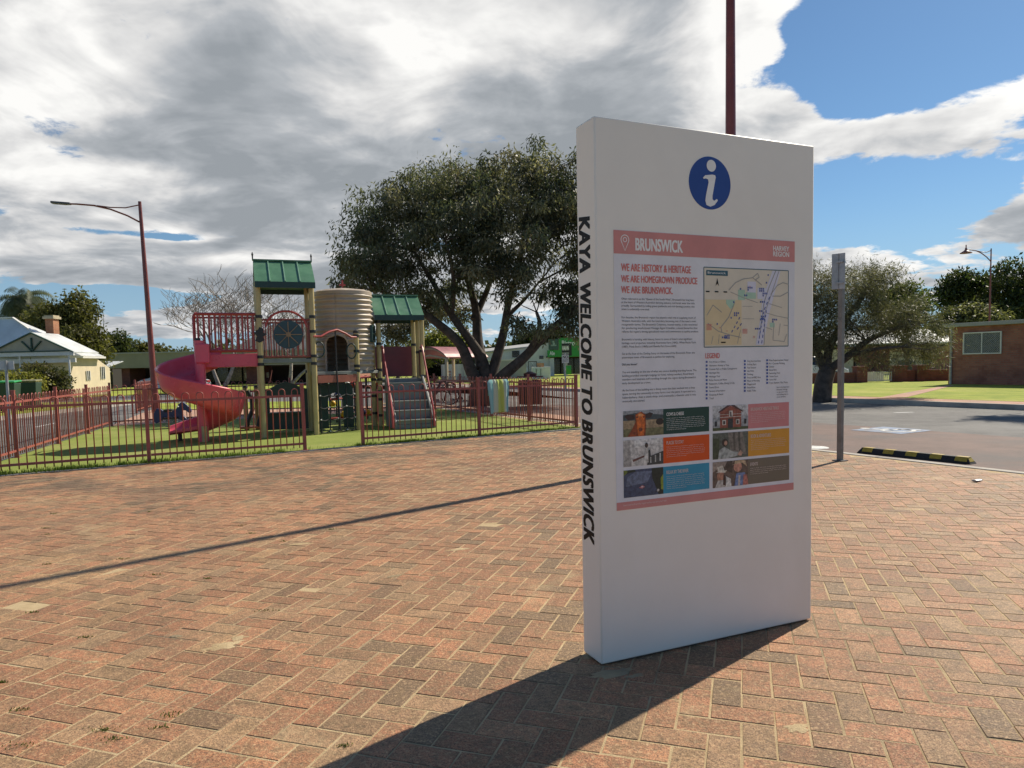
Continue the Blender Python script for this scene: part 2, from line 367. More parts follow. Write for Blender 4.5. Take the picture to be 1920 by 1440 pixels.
# ---------------------------------------------------------------- herringbone clay pavers
def brick_material():
    m = bpy.data.materials.new('clay_paver'); m.use_nodes = True; t = m.node_tree; N = NT(t); b = t.nodes['Principled BSDF']
    at = N.node('ShaderNodeAttribute', attribute_name='tint'); sp = N.node('ShaderNodeSeparateColor'); N.put(sp.inputs[0], at.outputs['Color'])
    r, g, bl = sp.outputs[0], sp.outputs[1], sp.outputs[2]
    pos = N.node('ShaderNodeNewGeometry').outputs['Position']
    ramp = N.node('ShaderNodeValToRGB'); N.put(ramp.inputs[0], r); e = ramp.color_ramp.elements
    e[0].position = 0.0; e[0].color = (0.25, 0.17, 0.11, 1); e[1].position = 1.0; e[1].color = (0.52, 0.31, 0.18, 1)
    for p, c in ((0.16, (0.25, 0.165, 0.11)), (0.30, (0.42, 0.205, 0.125)), (0.5, (0.50, 0.225, 0.135)), (0.72, (0.53, 0.255, 0.15)), (0.88, (0.44, 0.285, 0.185))):
        k = e.new(p); k.color = (*c, 1)
    off = N.vm('ADD', pos, N.vm('MULTIPLY', at.outputs['Color'], (7, 5, 3)))
    c = ramp.outputs[0]
    # kiln flashing and grime inside each paver
    stretch = N.vm('MULTIPLY', pos, (1, 1, 0.2))
    big = N.noise(stretch, 9.0, 6, 0.7, 0.6)
    c = N.mix(N.step(big, 0.46, 0.72, 0.0, 0.62), c, (0.15, 0.105, 0.08))
    fine = N.noise(pos, 150, 4, 0.7)
    c = N.mix(N.step(fine, 0.47, 0.60, 0.0, 0.72), c, (0.085, 0.06, 0.05))
    mott = N.noise(off, 13, 6, 0.72, 0.5)
    c = N.mix(N.step(mott, 0.44, 0.62, 0.0, 0.70), c, (0.21, 0.14, 0.085))
    mot2 = N.noise(off, 55, 4, 0.7, 0.2)
    c = N.mix(N.step(mot2, 0.52, 0.66, 0.0, 0.6), c, (0.12, 0.085, 0.06))
    pale = N.noise(pos, 60, 4, 0.7)
    c = N.mix(N.step(pale, 0.52, 0.64, 0.0, 0.6), c, (0.60, 0.42, 0.28))
    # broad dark blotches, stronger towards the playground, sand film in patches
    st = N.noise(pos, 0.75, 6, 0.62, 0.7)
    far = N.step(N.vm('DOT_PRODUCT', pos, tuple(E2)), 6.5, 11.5)
    c = N.mix(N.mul(N.step(st, 0.44, 0.60), N.add(N.mul(far, 0.68), 0.14)), c, (0.115, 0.095, 0.075))
    sd = N.noise(N.vm('ADD', pos, (31, 7, 0)), 1.1, 7, 0.68, 0.5)
    c = N.mix(N.step(sd, 0.58, 0.74, 0.0, 0.6), c, (0.50, 0.40, 0.27))
    c = N.mix(1.0, c, N.mix(g, (0.86, 0.82, 0.67), (1.18, 1.12, 0.92)), 'MULTIPLY')
    N.put(b.inputs['Base Color'], c)
    N.put(b.inputs['Roughness'], N.step(fine, 0.3, 0.7, 0.55, 0.80)); b.inputs['Specular IOR Level'].default_value = 0.4
    bn = N.node('ShaderNodeBump'); bn.inputs['Strength'].default_value = 0.8; bn.inputs['Distance'].default_value = 0.008
    N.put(bn.inputs['Height'], N.add(N.mul(fine, 0.6), N.mul(N.noise(pos, 45, 5, 0.65), 1.0))); N.put(b.inputs['Normal'], bn.outputs[0])
    return m
M_BRICK = brick_material()
def build_pavers():
    W = 0.1195; ang = math.radians(-18); ca, sa = math.cos(ang), math.sin(ang)
    cells = []
    R = 170
    for i in range(-R, R):
        for j in range(-R, R):
            k = (i-j) % 4
            if k == 0: cx, cy, lx, ly = i+1.0, j+0.5, 2, 1
            elif k == 3: cx, cy, lx, ly = i+0.5, j+1.0, 1, 2
            else: continue
            cx *= W; cy *= W
            X = cx*ca - cy*sa; Y = cx*sa + cy*ca
            if Y < 0.55: continue
            a = X*E1.x + Y*E1.y; b = X*E2.x + Y*E2.y
            if a > KERB_A - 0.10 or b > 11.98: 
                if not (8.66 < a < KERB_A - 0.1 and b < 20): continue
            if abs(X) > 0.86*Y + 1.6: continue
            cells.append((X, Y, lx, ly))
    cells = np.array(cells); n = len(cells)
    rng = np.random.default_rng(3)
    tint = rng.random((n, 3))
    # a soft drift of tone between laying batches
    tint[:, 0] = np.clip(tint[:, 0]*0.77 + 0.17 + 0.16*np.sin(cells[:, 0]*0.9+1.0)*np.cos(cells[:, 1]*0.7), 0, 1)
    def verts(k, origin):
        X, Y, lx, ly = cells[k]; g = 0.0015 + rng.random()*0.0018; hx = lx*W/2-g; hy = ly*W/2-g
        z0 = rng.normal(0, 0.0007); tx, ty = rng.normal(0, 0.003, 2); jx, jy = rng.normal(0, 0.0009, 2); ja = ang + rng.normal(0, 0.005)
        c2, s2 = math.cos(ja), math.sin(ja); ins = 0.0035; out = []
        for (e, z) in ((0, -0.045), (0, -0.0042), (ins, 0.0)):
            for sx, sy in ((-1, -1), (1, -1), (1, 1), (-1, 1)):
                lx_, ly_ = sx*(hx-e)+jx, sy*(hy-e)+jy
                out.append((X + lx_*c2 - ly_*s2 - origin[0], Y + lx_*s2 + ly_*c2 - origin[1], z + z0 + tx*lx_ + ty*ly_ if z > -0.04 else z))
        return out
    FAC = [(0,1,5,4),(1,2,6,5),(2,3,7,6),(3,0,4,7),(4,5,9,8),(5,6,10,9),(6,7,11,10),(7,4,8,11),(8,9,10,11)]
    s0, s1 = SIGN_FOOT
    vis = []
    for k in range(n):
        px, py = PROJ((cells[k, 0], cells[k, 1], 0))
        if -20 < px < 1940 and py < 1455:
            if 1100 < px < 1515 and py < 1230: continue
            vis.append((math.hypot(cells[k, 0], cells[k, 1]), k))
    vis.sort(); single = [k for _, k in vis[:300]]; sset = set(single)
    for k in single:
        o = (cells[k, 0], cells[k, 1]); me = bpy.data.meshes.new('brick'); v = verts(k, o); me.from_pydata(v, [], FAC)
        at = me.attributes.new('tint', 'FLOAT_COLOR', 'POINT'); at.data.foreach_set('color', [*tint[k], 1.0]*12)
        me.update(); ob = link('brick', me, PAVE, M_BRICK); ob.location = (o[0], o[1], 0)
    V = []; Fc = []; C = []
    for k in range(n):
        if k in sset: continue
        i = len(V); V += verts(k, (0, 0)); Fc += [tuple(i+q for q in f) for f in FAC]; C += [*tint[k], 1.0]*12
    me = bpy.data.meshes.new('paver_field'); me.from_pydata(V, [], Fc)
    at = me.attributes.new('tint', 'FLOAT_COLOR', 'POINT'); at.data.foreach_set('color', C); me.update()
    o = link('paver_field', me, PAVE, M_BRICK); o['kind'] = 'stuff'
SIGN_FOOT = (G(1128, 1250), G(1521, 1163))
build_pavers()
# spilt sand lying over the pavers, tufts of weed in the joints
def sand_patch(px, py, rx, ry, ang, seed):
    r = random.Random(seed); c = G(px, py); mb = MB(); n = 22; pts = []
    for k in range(n):
        t = 2*math.pi*k/n; q = 1 + r.uniform(-.38, .3); x = rx*q*math.cos(t); y = ry*q*math.sin(t)
        pts.append((c.x + x*math.cos(ang)-y*math.sin(ang), c.y + x*math.sin(ang)+y*math.cos(ang), 0.0005))
    cen = (c.x, c.y, 0.0065); mb.v = pts + [cen]
    for k in range(n): mb.face((k, (k+1) % n, n))
    o = obj('sand_patch', mb, M_SAND, PAVE, 60); o['kind'] = 'stuff'
for a in ((418, 1211, .10, .045, .55, 1), (448, 1196, .04, .03, .2, 2), (1105, 1228, .05, .03, 1.1, 3), (1150, 1262, .13, .035, .4, 4), (1190, 1268, .05, .02, .4, 5), (330, 1193, .03, .02, 0, 6),
          (560, 1020, .10, .03, .3, 7), (740, 1080, .06, .02, .6, 8), (170, 1242, .035, .015, .3, 9), (860, 1030, .08, .03, .3, 10), (1495, 1365, .05, .03, .2, 11)): sand_patch(*a)
# ================================================================ INFORMATION SIGN
FP, RP = SIGN_FOOT; SA = math.atan2(RP.y-FP.y, RP.x-FP.x); SW = (RP-FP).length; SD = 0.165
SX = Vector((math.cos(SA), math.sin(SA), 0)); SY = Vector((-math.sin(SA), math.cos(SA), 0))
def S(px, py):                                   # where a line of sight meets the face of the sign: (along, up)
    d = Vector(_dir(px, py)); o = Vector((0, 0, EYE)); t = (FP-o).dot(SY)/d.dot(SY); p = o + d*t
    return (p-FP).dot(SX), p.z
def SS(px, py):                                  # the same for the narrow left side: (back, up)
    d = Vector(_dir(px, py)); o = Vector((0, 0, EYE)); t = (FP-o).dot(SX)/d.dot(SX); p = o + d*t
    return (p-FP).dot(SY), p.z
SH = S(1113, 216)[1]
M_SIGN = mat('sign_white', (0.84, 0.80, 0.725), 0.42, 0.012, 3.0, 0.04, 30, dirt=(0.80, 0.755, 0.675), dscale=1.3)
M_SIGN.node_tree.nodes['Principled BSDF'].inputs['Specular IOR Level'].default_value = 0.4
def ink(name, col, rough=0.55): return mat('ink_'+name, col, rough, 0.03, 8.0, spec=0.2)
I_PINK = ink('pink', (0.62, 0.27, 0.25)); I_PAGE = ink('page', (0.74, 0.74, 0.77)); I_BLUE = ink('blue', (0.035, 0.085, 0.30)); I_WHITE = ink('white', (0.82, 0.82, 0.80))
I_BLACK = ink('black', (0.012, 0.010, 0.009)); I_GREYT = ink('grey_text', (0.10, 0.10, 0.11)); I_RED = ink('coral', (0.66, 0.20, 0.18)); I_CREAM = ink('map_cream', (0.70, 0.64, 0.52)); I_TAN = ink('map_tan', (0.70, 0.58, 0.36))
I_TEAL = ink('teal', (0.05, 0.13, 0.17)); I_ROAD = ink('map_road', (0.36, 0.35, 0.33)); I_GREEN = ink('map_green', (0.42, 0.60, 0.46)); I_LILAC = ink('map_lilac', (0.66, 0.66, 0.76)); I_MBLUE = ink('map_blue', (0.09, 0.13, 0.36)); I_WARM = ink('pale_line', (0.72, 0.6, 0.55))
sign = thing('information_sign', 'tall white information totem with blue i disc and pink town panel on brick paving', 'sign', FP, SA)
mb = MB(); mb.box((SW/2, SD/2, SH/2+0.004), (SW, SD, SH-0.008)); obj('body', mb, M_SIGN, sign, 30, bevel=0.007)
mb = MB(); mb.box((SW/2, SD/2, 0.004), (SW-0.03, SD-0.03, 0.012)); obj('base_plate', mb, mat('dark_steel', (0.12, 0.12, 0.12), 0.5, 0.1, metal=0.6), sign)
def font_mesh(text, shear=0.0, off=0.0, sp=1.0):
    cu = bpy.data.curves.new('lettering', 'FONT'); cu.body = text; cu.size = 1; cu.shear = shear; cu.offset = off; cu.space_character = sp; cu.resolution_u = 3; cu.fill_mode = 'FRONT'
    o = bpy.data.objects.new('tmp', cu); COL.objects.link(o); dg = bpy.context.evaluated_depsgraph_get(); dg.update()
    me = bpy.data.meshes.new_from_object(o.evaluated_get(dg)); bpy.data.objects.remove(o); bpy.data.curves.remove(cu)
    v = np.empty(len(me.vertices)*3, np.float32); me.vertices.foreach_get('co', v); v = v.reshape(-1, 3)
    fs = [tuple(p.vertices) for p in me.polygons]; bpy.data.meshes.remove(me)
    return v, fs
def fit_text(mb, text, s0, s1, z0, z1, y, shear=0, off=0.0, sp=1.0, keep=False):
    if off >= 0.012:                    # heavier letters: the same outlines laid over each other, a little apart
        h = abs(z1-z0)*off*1.0; 
        for k, (dx, dz) in enumerate(((-1, -.6), (1, -.6), (1, .6), (-1, .6))): fit_text(mb, text, s0+h*dx, s1+h*dx, z0+h*dz, z1+h*dz, y-.00007*k, shear, 0.0, sp, keep)
        return
    off = 0.0
    """letters flat on the face, fitted to the box (keep: line height given by z0..z1 = cap height, width from s0..s1)"""
    v, fs = font_mesh(text, shear, off, sp)
    if not len(v): return
    x0, x1 = v[:, 0].min(), v[:, 0].max()
    ya, yb = (0.0, 0.73) if keep else (v[:, 1].min(), v[:, 1].max())
    i = len(mb.v)
    for q in v: mb.v.append((s0 + (q[0]-x0)/(x1-x0)*(s1-s0), y, z0 + (q[1]-ya)/(yb-ya)*(z1-z0)))
    for f in fs: mb.face([i+k for k in f])
def label_box(mb, text, xl, yt, yb, xr, y, off=0.0, sp=1.0, keep=False):
    s0, z1 = S(xl, yt); _, z0 = S(xl, yb); s1, _ = S(xr, (yt+yb)/2); fit_text(mb, text, s0, s1, z0, z1, y, 0, off, sp, keep)
def rect(mb, s0, s1, z0, z1, y): mb.poly([(s0, y, z0), (s1, y, z0), (s1, y, z1), (s0, y, z1)])
# blue disc with the italic i
cs, cz = S(1331, 343.5); cr = S(1369.5, 343)[0]-cs
mb = MB(); mb.prism([(cs+cr*math.cos(t), -0.0015, cz+cr*math.sin(t)) for t in np.linspace(0, 2*math.pi, 49)[:-1]], (0, 0.0025, 0)); disc = obj('information_disc', mb, I_BLUE, sign)
mb = MB(); k = cr/38.0
mb.poly([(cs+k*(2+8.5*math.cos(t)), -0.003, cz+k*(25+8.5*math.sin(t))) for t in np.linspace(0, 2*math.pi, 21)[:-1]])
st = [(-13, 7), (-9, 10.5), (4, 12.5), (9, 12), (10, 9), (4, -18), (4, -23), (7, -25), (12, -22), (14, -24), (8, -31), (0, -34), (-7, -32), (-9, -26), (-8, -19), (-3, 1), (-4, 5), (-8, 6), (-12, 5)]
mb.poly([(cs+k*x, -0.003, cz+k*yy) for x, yy in st]); obj('information_letter', mb, I_WHITE, disc)
# printed panel
s0 = S(1149.5, 431)[0]; s1 = S(1489.5, 453)[0]; zt = S(1149.5, 431)[1]; zb = S(1155, 958)[1]
Y1, Y2, Y3, Y4 = -0.0020, -0.0026, -0.0032, -0.0038
mb = MB(); mb.box(((s0+s1)/2, -0.0008, (zt+zb)/2), (s1-s0, 0.0022, zt-zb)); panel = obj('printed_panel', mb, I_PAGE, sign)
zh = S(1149.5, 475)[1]; zf = S(1155, 943)[1]
mb = MB(); rect(mb, s0, s1, zh, zt, Y2); obj('pink_band', mb, I_PINK, panel); mb = MB(); rect(mb, s0, s1, zb, zf, Y2); obj('pink_band', mb, I_PINK, panel)
mb = MB(); label_box(mb, 'BRUNSWICK', 1191, 446.5, 469.5, 1279, Y3, 0.035); obj('lettering', mb, I_WHITE, panel)
for w_, a_, b_ in (('HARVEY', 461, 470), ('REGION', 471.5, 480.5)): mb = MB(); label_box(mb, w_, 1449, a_, b_, 1478.5, Y3, 0.03); obj('logo_word', mb, I_WHITE, panel)
# map pin
ps, pz = S(1171, 449.5); pr = S(1179, 450)[0]-ps
def ring_poly(mb, pts, w, y):
    n = len(pts); c = Vector((sum(p[0] for p in pts)/n, sum(p[1] for p in pts)/n))
    for a, b in zip(pts, pts[1:]+pts[:1]):
        A, B = Vector(a), Vector(b); Ai, Bi = A+(c-A).normalized()*w, B+(c-B).normalized()*w
        mb.poly([(A.x, y, A.y), (B.x, y, B.y), (Bi.x, y, Bi.y), (Ai.x, y, Ai.y)])
mb = MB(); pin = [(ps+pr*math.cos(t), pz+pr*math.sin(t)) for t in np.linspace(math.radians(-28), math.radians(208), 18)] + [(ps, pz-pr*2.25)]
ring_poly(mb, pin, pr*.17, Y3); ring_poly(mb, [(ps+pr*.5*math.cos(t), pz+pr*.5*math.sin(t)) for t in np.linspace(0, 6.28, 13)[:-1]], pr*.15, Y3); obj('map_pin', mb, I_WHITE, panel)
for w_, a_, b_, e_, x_ in (('WE ARE HISTORY & HERITAGE', 494, 508, 1294.5, 1164), ('WE ARE HOMEGROWN PRODUCE', 516, 529, 1306.5, 1164), ('WE ARE BRUNSWICK.', 536.5, 549.5, 1260.5, 1164), ('LEGEND', 662.5, 672, 1348.5, 1322)):
    mb = MB(); label_box(mb, w_, x_, a_, b_, e_, Y3, 0.03); obj('heading', mb, I_RED, panel)
PARAS = [(560, ['Often referred to as the "Queen of the South-West", Brunswick has long been', "at the heart of Western Australia's dairying industry, and locals wear that title", 'proudly. Surrounded by rolling green paddocks and rich farming country, this', 'town is undeniably cow-mad.'], (1301, 1301.5, 1301.5, 1217), 6.5),
         (595, ['For decades, the Brunswick region has played a vital role in supplying much of', "Western Australia's milk, with the local dairy becoming one of the state's most", 'recognisable names. The Brunswick Creamery, located nearby, is also renowned', 'for producing much-loved Vintage Aged Cheddar, a local favourite that', "reflects the region's strong agricultural roots and commitment to quality produce."], (1303.5, 1304, 1306.5, 1307, 1309), 6.7),
         (636.5, ["Brunswick is bursting with history, home to some of State's most significant", 'heritage rural properties, including Alverstoke Farm (1842), White Rocks Farm', "(1887), Frank Buck's (1860s) and Melville Park Farm (1840)."], (1297, 1304, 1268), 6.8),
         (663.5, ['Set at the foot of the Darling Scarp on the banks of the Brunswick River, the', 'picturesque town of Brunswick is perfect for exploring.'], (1302, 1264.5), 6.8),
         (683.5, ['Did you know?'], (1194,), 6.8),
         (698, ['You are standing on the site of what was once a bustling boarding house. The', 'building provided overnight lodgings for hotel, railway workers, Road Board', "members and itinerant staff travelling through the region during Brunswick's", 'early development as a town.'], (1305, 1300, 1304, 1219.5), 6.9),
         (732, ['At the front of the building was a dining room that later evolved into a shop', 'space, serving the community in many forms over the years. It operated as a', 'haberdashery, then a stock shop, and eventually a chemist until it was', 'eventually demolished.'], (1302, 1303, 1304, 1208.5), 6.9)]
for y0, lines, ends, lh in PARAS:
    mb = MB()
    for k, (ln, xe) in enumerate(zip(lines, ends)):
        yt = y0 + k*lh; xl = 1164.5 + (yt-560)*0.0105
        label_box(mb, ln, xl, yt-2.1, yt+1.9, xe, Y3, 0.006 if len(lines) > 1 else 0.03, keep=True)
    obj('paragraph', mb, I_GREYT, panel)
# map
def MS(px, py): return S(px, py)
a0, zt2 = S(1319, 501); a1 = S(1477.5, 506)[0]; zb2 = S(1321.5, 651)[1]
mb = MB(); rect(mb, a0, a1, zb2, zt2, Y2); town_map = obj('town_map', mb, I_CREAM, panel)
def mpx(u, v): return a0 + (a1-a0)*u, zb2 + (zt2-zb2)*v           # map coordinates 0..1
def line_strip(mb, pts, w, y):
    for (A, B) in zip(pts[:-1], pts[1:]):
        A = Vector(mpx(*A)); B = Vector(mpx(*B)); d = (B-A).normalized(); n = Vector((-d.y, d.x))*w/2
        mb.poly([(p.x, y, p.y) for p in (A+n, A-n, B-n, B+n)])
mb = MB(); w = 0.004
for p, q in (((0, 0), (1, 0)), ((1, 0), (1, 1)), ((1, 1), (0, 1)), ((0, 1), (0, 0))): line_strip(mb, [p, q], w, Y3)
obj('map_border', mb, I_TEAL, town_map)
mb = MB(); x0, z0 = mpx(.012, .025); x1, z1 = mpx(.43, .60); rect(mb, x0, x1, z0, z1, Y3); obj('map_inset', mb, I_TAN, town_map)
mb = MB()
for q in ((.39, .60, .47, .73), (.77, .25, .83, .31), (.48, .62, .6, .70)): x0, z0 = mpx(q[0], q[1]); x1, z1 = mpx(q[2], q[3]); rect(mb, x0, x1, z0, z1, Y3)
mb.poly([(mpx(u, v)[0], Y4, mpx(u, v)[1]) for u, v in ((.25, .6), (.25, .55), (.30, .48), (.34, .52), (.355, .6))]); obj('map_park', mb, I_GREEN, town_map)['kind'] = 'stuff'
mb = MB()
for q in ((.50, .70, .6, .84), (.62, .62, .74, .76)): x0, z0 = mpx(q[0], q[1]); x1, z1 = mpx(q[2], q[3]); rect(mb, x0, x1, z0, z1, Y3+0.0002)
mb.poly([(mpx(u, v)[0], Y3, mpx(u, v)[1]) for u, v in ((.60, .02), (.69, .02), (.76, .42), (.90, .99), (.80, .99), (.68, .62), (.66, .4))]); obj('map_reserve', mb, I_LILAC, town_map)['kind'] = 'stuff'
mb = MB()
for pts, w in (([(.28, .72), (.36, .82), (.45, .87), (.56, .89), (.60, .86), (.67, .8)], .004), ([(.56, .89), (.62, .95), (.64, .9), (.59, .86)], .004), ([(.84, .99), (.76, .78), (.70, .58), (.64, .1)], .005), ([(.88, .99), (.78, .66), (.71, .45), (.70, .02)], .004),
               ([(1, .82), (.93, .84), (.86, .8), (.78, .68)], .004), ([(1, .72), (.9, .66), (.8, .66)], .004), ([(.3, .7), (.45, .63), (.62, .57)], .003), ([(.72, .44), (.85, .40), (1, .37)], .003), ([(.72, .25), (.8, .22)], .003), ([(.82, .3), (.81, .08), (.95, .06), (.98, .16)], .003), ([(.9, .3), (.88, .14)], .003), ([(.76, .56), (.92, .51)], .003), ([(.94, .28), (1, .27)], .003), ([(.44, .52), (.56, .52)], .002), ([(.44, .36), (.58, .36)], .002),
               ([(.03, .4), (.1, .53), (.2, .44)], .004), ([(.35, .57), (.28, .38), (.19, .25), (.2, .18)], .005), ([(.04, .3), (.16, .2), (.3, .15), (.42, .12)], .004), ([(.08, .04), (.1, .14)], .003), ([(.16, .04), (.17, .16)], .003), ([(.38, .04), (.4, .14), (.42, .22)], .003)): line_strip(mb, pts, w, Y4)
obj('map_roads', mb, I_ROAD, town_map)['kind'] = 'stuff'
mb = MB()
for pts in ([(.63, .04), (.67, .3), (.70, .48), (.78, .68)], [(.67, .04), (.70, .26), (.73, .5)], [(.41, .38), (.30, .16)], [(.43, .30), (.36, .2)]):
    for (A, B) in zip(pts[:-1], pts[1:]):
        A = Vector(A); B = Vector(B); n = max(2, int((B-A).length/.06))
        for k in range(n): line_strip(mb, [tuple(A+(B-A)*(k/n)), tuple(A+(B-A)*((k+.55)/n))], .005, Y4-.0002)
rr = random.Random(5)
for (u, v, c) in ((.52, .75, 4), (.66, .74, 6), (.7, .68, 4), (.48, .65, 2), (.67, .57, 3), (.66, .45, 2), (.68, .38, 5), (.67, .34, 3), (.82, .34, 4), (.61, .22, 3), (.43, .73, 1), (.36, .42, 5), (.32, .36, 1), (.16, .28, 1), (.25, .13, 6), (.22, .11, 3), (.35, .56, 1), (.76, .92, 1), (.74, .82, 1)):
    for k in range(c):
        x, z = mpx(u+(k % 3)*.022-.02, v-(k//3)*.028); rect(mb, x, x+.0075, z, z+.0085, Y4-.0003-.0001*(k % 2))
obj('map_markers', mb, I_MBLUE, town_map)['kind'] = 'stuff'
mb = MB()
for (u, v, n) in ((.025, .28, 5), (.44, .22, 4), (.52, .77, 1), (.17, .24, 1), (.25, .2, 1), (.57, .13, 2)):
    for k in range(n): x, z = mpx(u, v-k*.016); rect(mb, x, x+.03 if n > 2 else x+.008, z, z+.003, Y4-.0006)
obj('map_notes', mb, I_RED, town_map)['kind'] = 'stuff'
mb = MB(); x0, z0 = mpx(.025, .90); x1, z1 = mpx(.27, .965); rect(mb, x0, x1, z0, z1, Y4); ttl = obj('map_title', mb, I_TEAL, town_map)
mb = MB(); fit_text(mb, 'Brunswick', x0+.008, x1-.012, z0+.008, z1-.006, Y4-.0006, 0, .01); obj('map_title_lettering', mb, I_WHITE, panel)
mb = MB()
for k in range(3): x, z = mpx(.02+.1*k, .69); rect(mb, x, x+.022, z, z+.006, Y4)
x, z = mpx(.19, .05); rect(mb, x, x+.028, z, z+.006, Y4)
ar = [(.13, .77), (.148, .80), (.168, .77), (.149, .87)]; mb.poly([(mpx(u, v)[0], Y4, mpx(u, v)[1]) for u, v in ar]); obj('scale_bar', mb, I_BLACK, town_map)['kind'] = 'stuff'
# legend columns
LEG = [(1322.5, 678.5, 6.85, 1329, ['Art, Artisan or Gallery', 'Attraction, Activity or Tour', 'Caravan Park or Public Campground', 'Heritage Site', 'Heritage Trail', 'Parks, Forests and Water', 'Restaurant, Coffee, Dining & Cafe', 'Scenic Drive', 'Services & Recreation', 'Shopping & Retail', 'Trail'], (1359.5, 1366.5, 1381, 1348, 1349, 1362.5, 1376.5, 1347, 1359, 1355, 1337)),
       (1394, 677, 6.2, 1400.5, ['Dog Exercise Area', 'Fishing Spot', 'Fuel Station', 'Info Point', 'Parking', 'Picnic and BBQ Area', 'Place of Worship', 'Playground', 'Power/Water', 'Public Toilet'], (1425.5, 1417.5, 1416.5, 1413, 1411, 1425.5, 1423.5, 1416, 1415.5, 1417)),
       (1436, 675.5, 6.05, 1441.5, ['Post Supermarket Hotel', 'Rv / Caravan Parking', 'School', 'Skate Park', 'Swimming Pool', 'Tennis Court', 'Town Hall', 'Train Station / Bus Point'], (1477, 1470.5, 1450, 1455.5, 1461.5, 1458, 1454.5, 1476))]
mi = MB()
for (xi, y0, lh, xl, items, ends) in LEG:
    mb = MB()
    for k, (tx, xe) in enumerate(zip(items, ends)):
        y = y0 + k*lh; label_box(mb, tx, xl, y-1.7, y+1.7, xe, Y3, .006, keep=True)
        s_, z_ = S(xi, y-1.8); e_, f_ = S(xi+3.4, y+1.8); rect(mi, s_, e_, f_, z_, Y3)
    obj('legend_text', mb, I_GREYT, panel)
obj('legend_icons', mi, I_MBLUE, panel)['kind'] = 'stuff'
mb = MB()
for k, (tx, xe) in enumerate(zip(['Scan to download more', 'Brunswick Heritage', 'or get your trails', 'and walking map to', 'your phone'], (1479, 1475.5, 1476, 1477, 1472))): label_box(mb, tx, 1455.5, 724.5+k*4.5, 727.5+k*4.5, xe, Y3, .006, keep=True)
obj('scan_note', mb, I_GREYT, panel)
# six picture cards: (left x, right x of photograph, right x of colour block, top-left y, bottom-left y, heading, ...)
TILES = [('COWS & CHEESE', 1167.5, 1243, 1329, 771, 820, (0.035, 0.075, 0.06), 1249, 1281.5, 7, 'cow'), ('PLACES TO STAY', 1168, 1243, 1329.5, 826, 876, (0.70, 0.11, 0.025), 1249, 1281, 6, 'room'), ('RELAX BY THE RIVER', 1168.5, 1243, 1329.5, 882.5, 934, (0.06, 0.30, 0.45), 1249, 1290, 7, 'river'),
         ('BRUNSWICK HERITAGE TRAILS', 1335.5, 1402, 1478.5, 761.5, 808.5, (0.62, 0.25, 0.25), 1407, 1459, 6, 'barn'), ('BOOK & ADVENTURES', 1335.5, 1402, 1479, 813, 862, (0.66, 0.32, 0.05), 1407, 1444.5, 6, 'bush'), ('EVENTS', 1335.5, 1402, 1479, 867, 915.5, (0.20, 0.165, 0.12), 1406, 1420, 4, 'hats')]
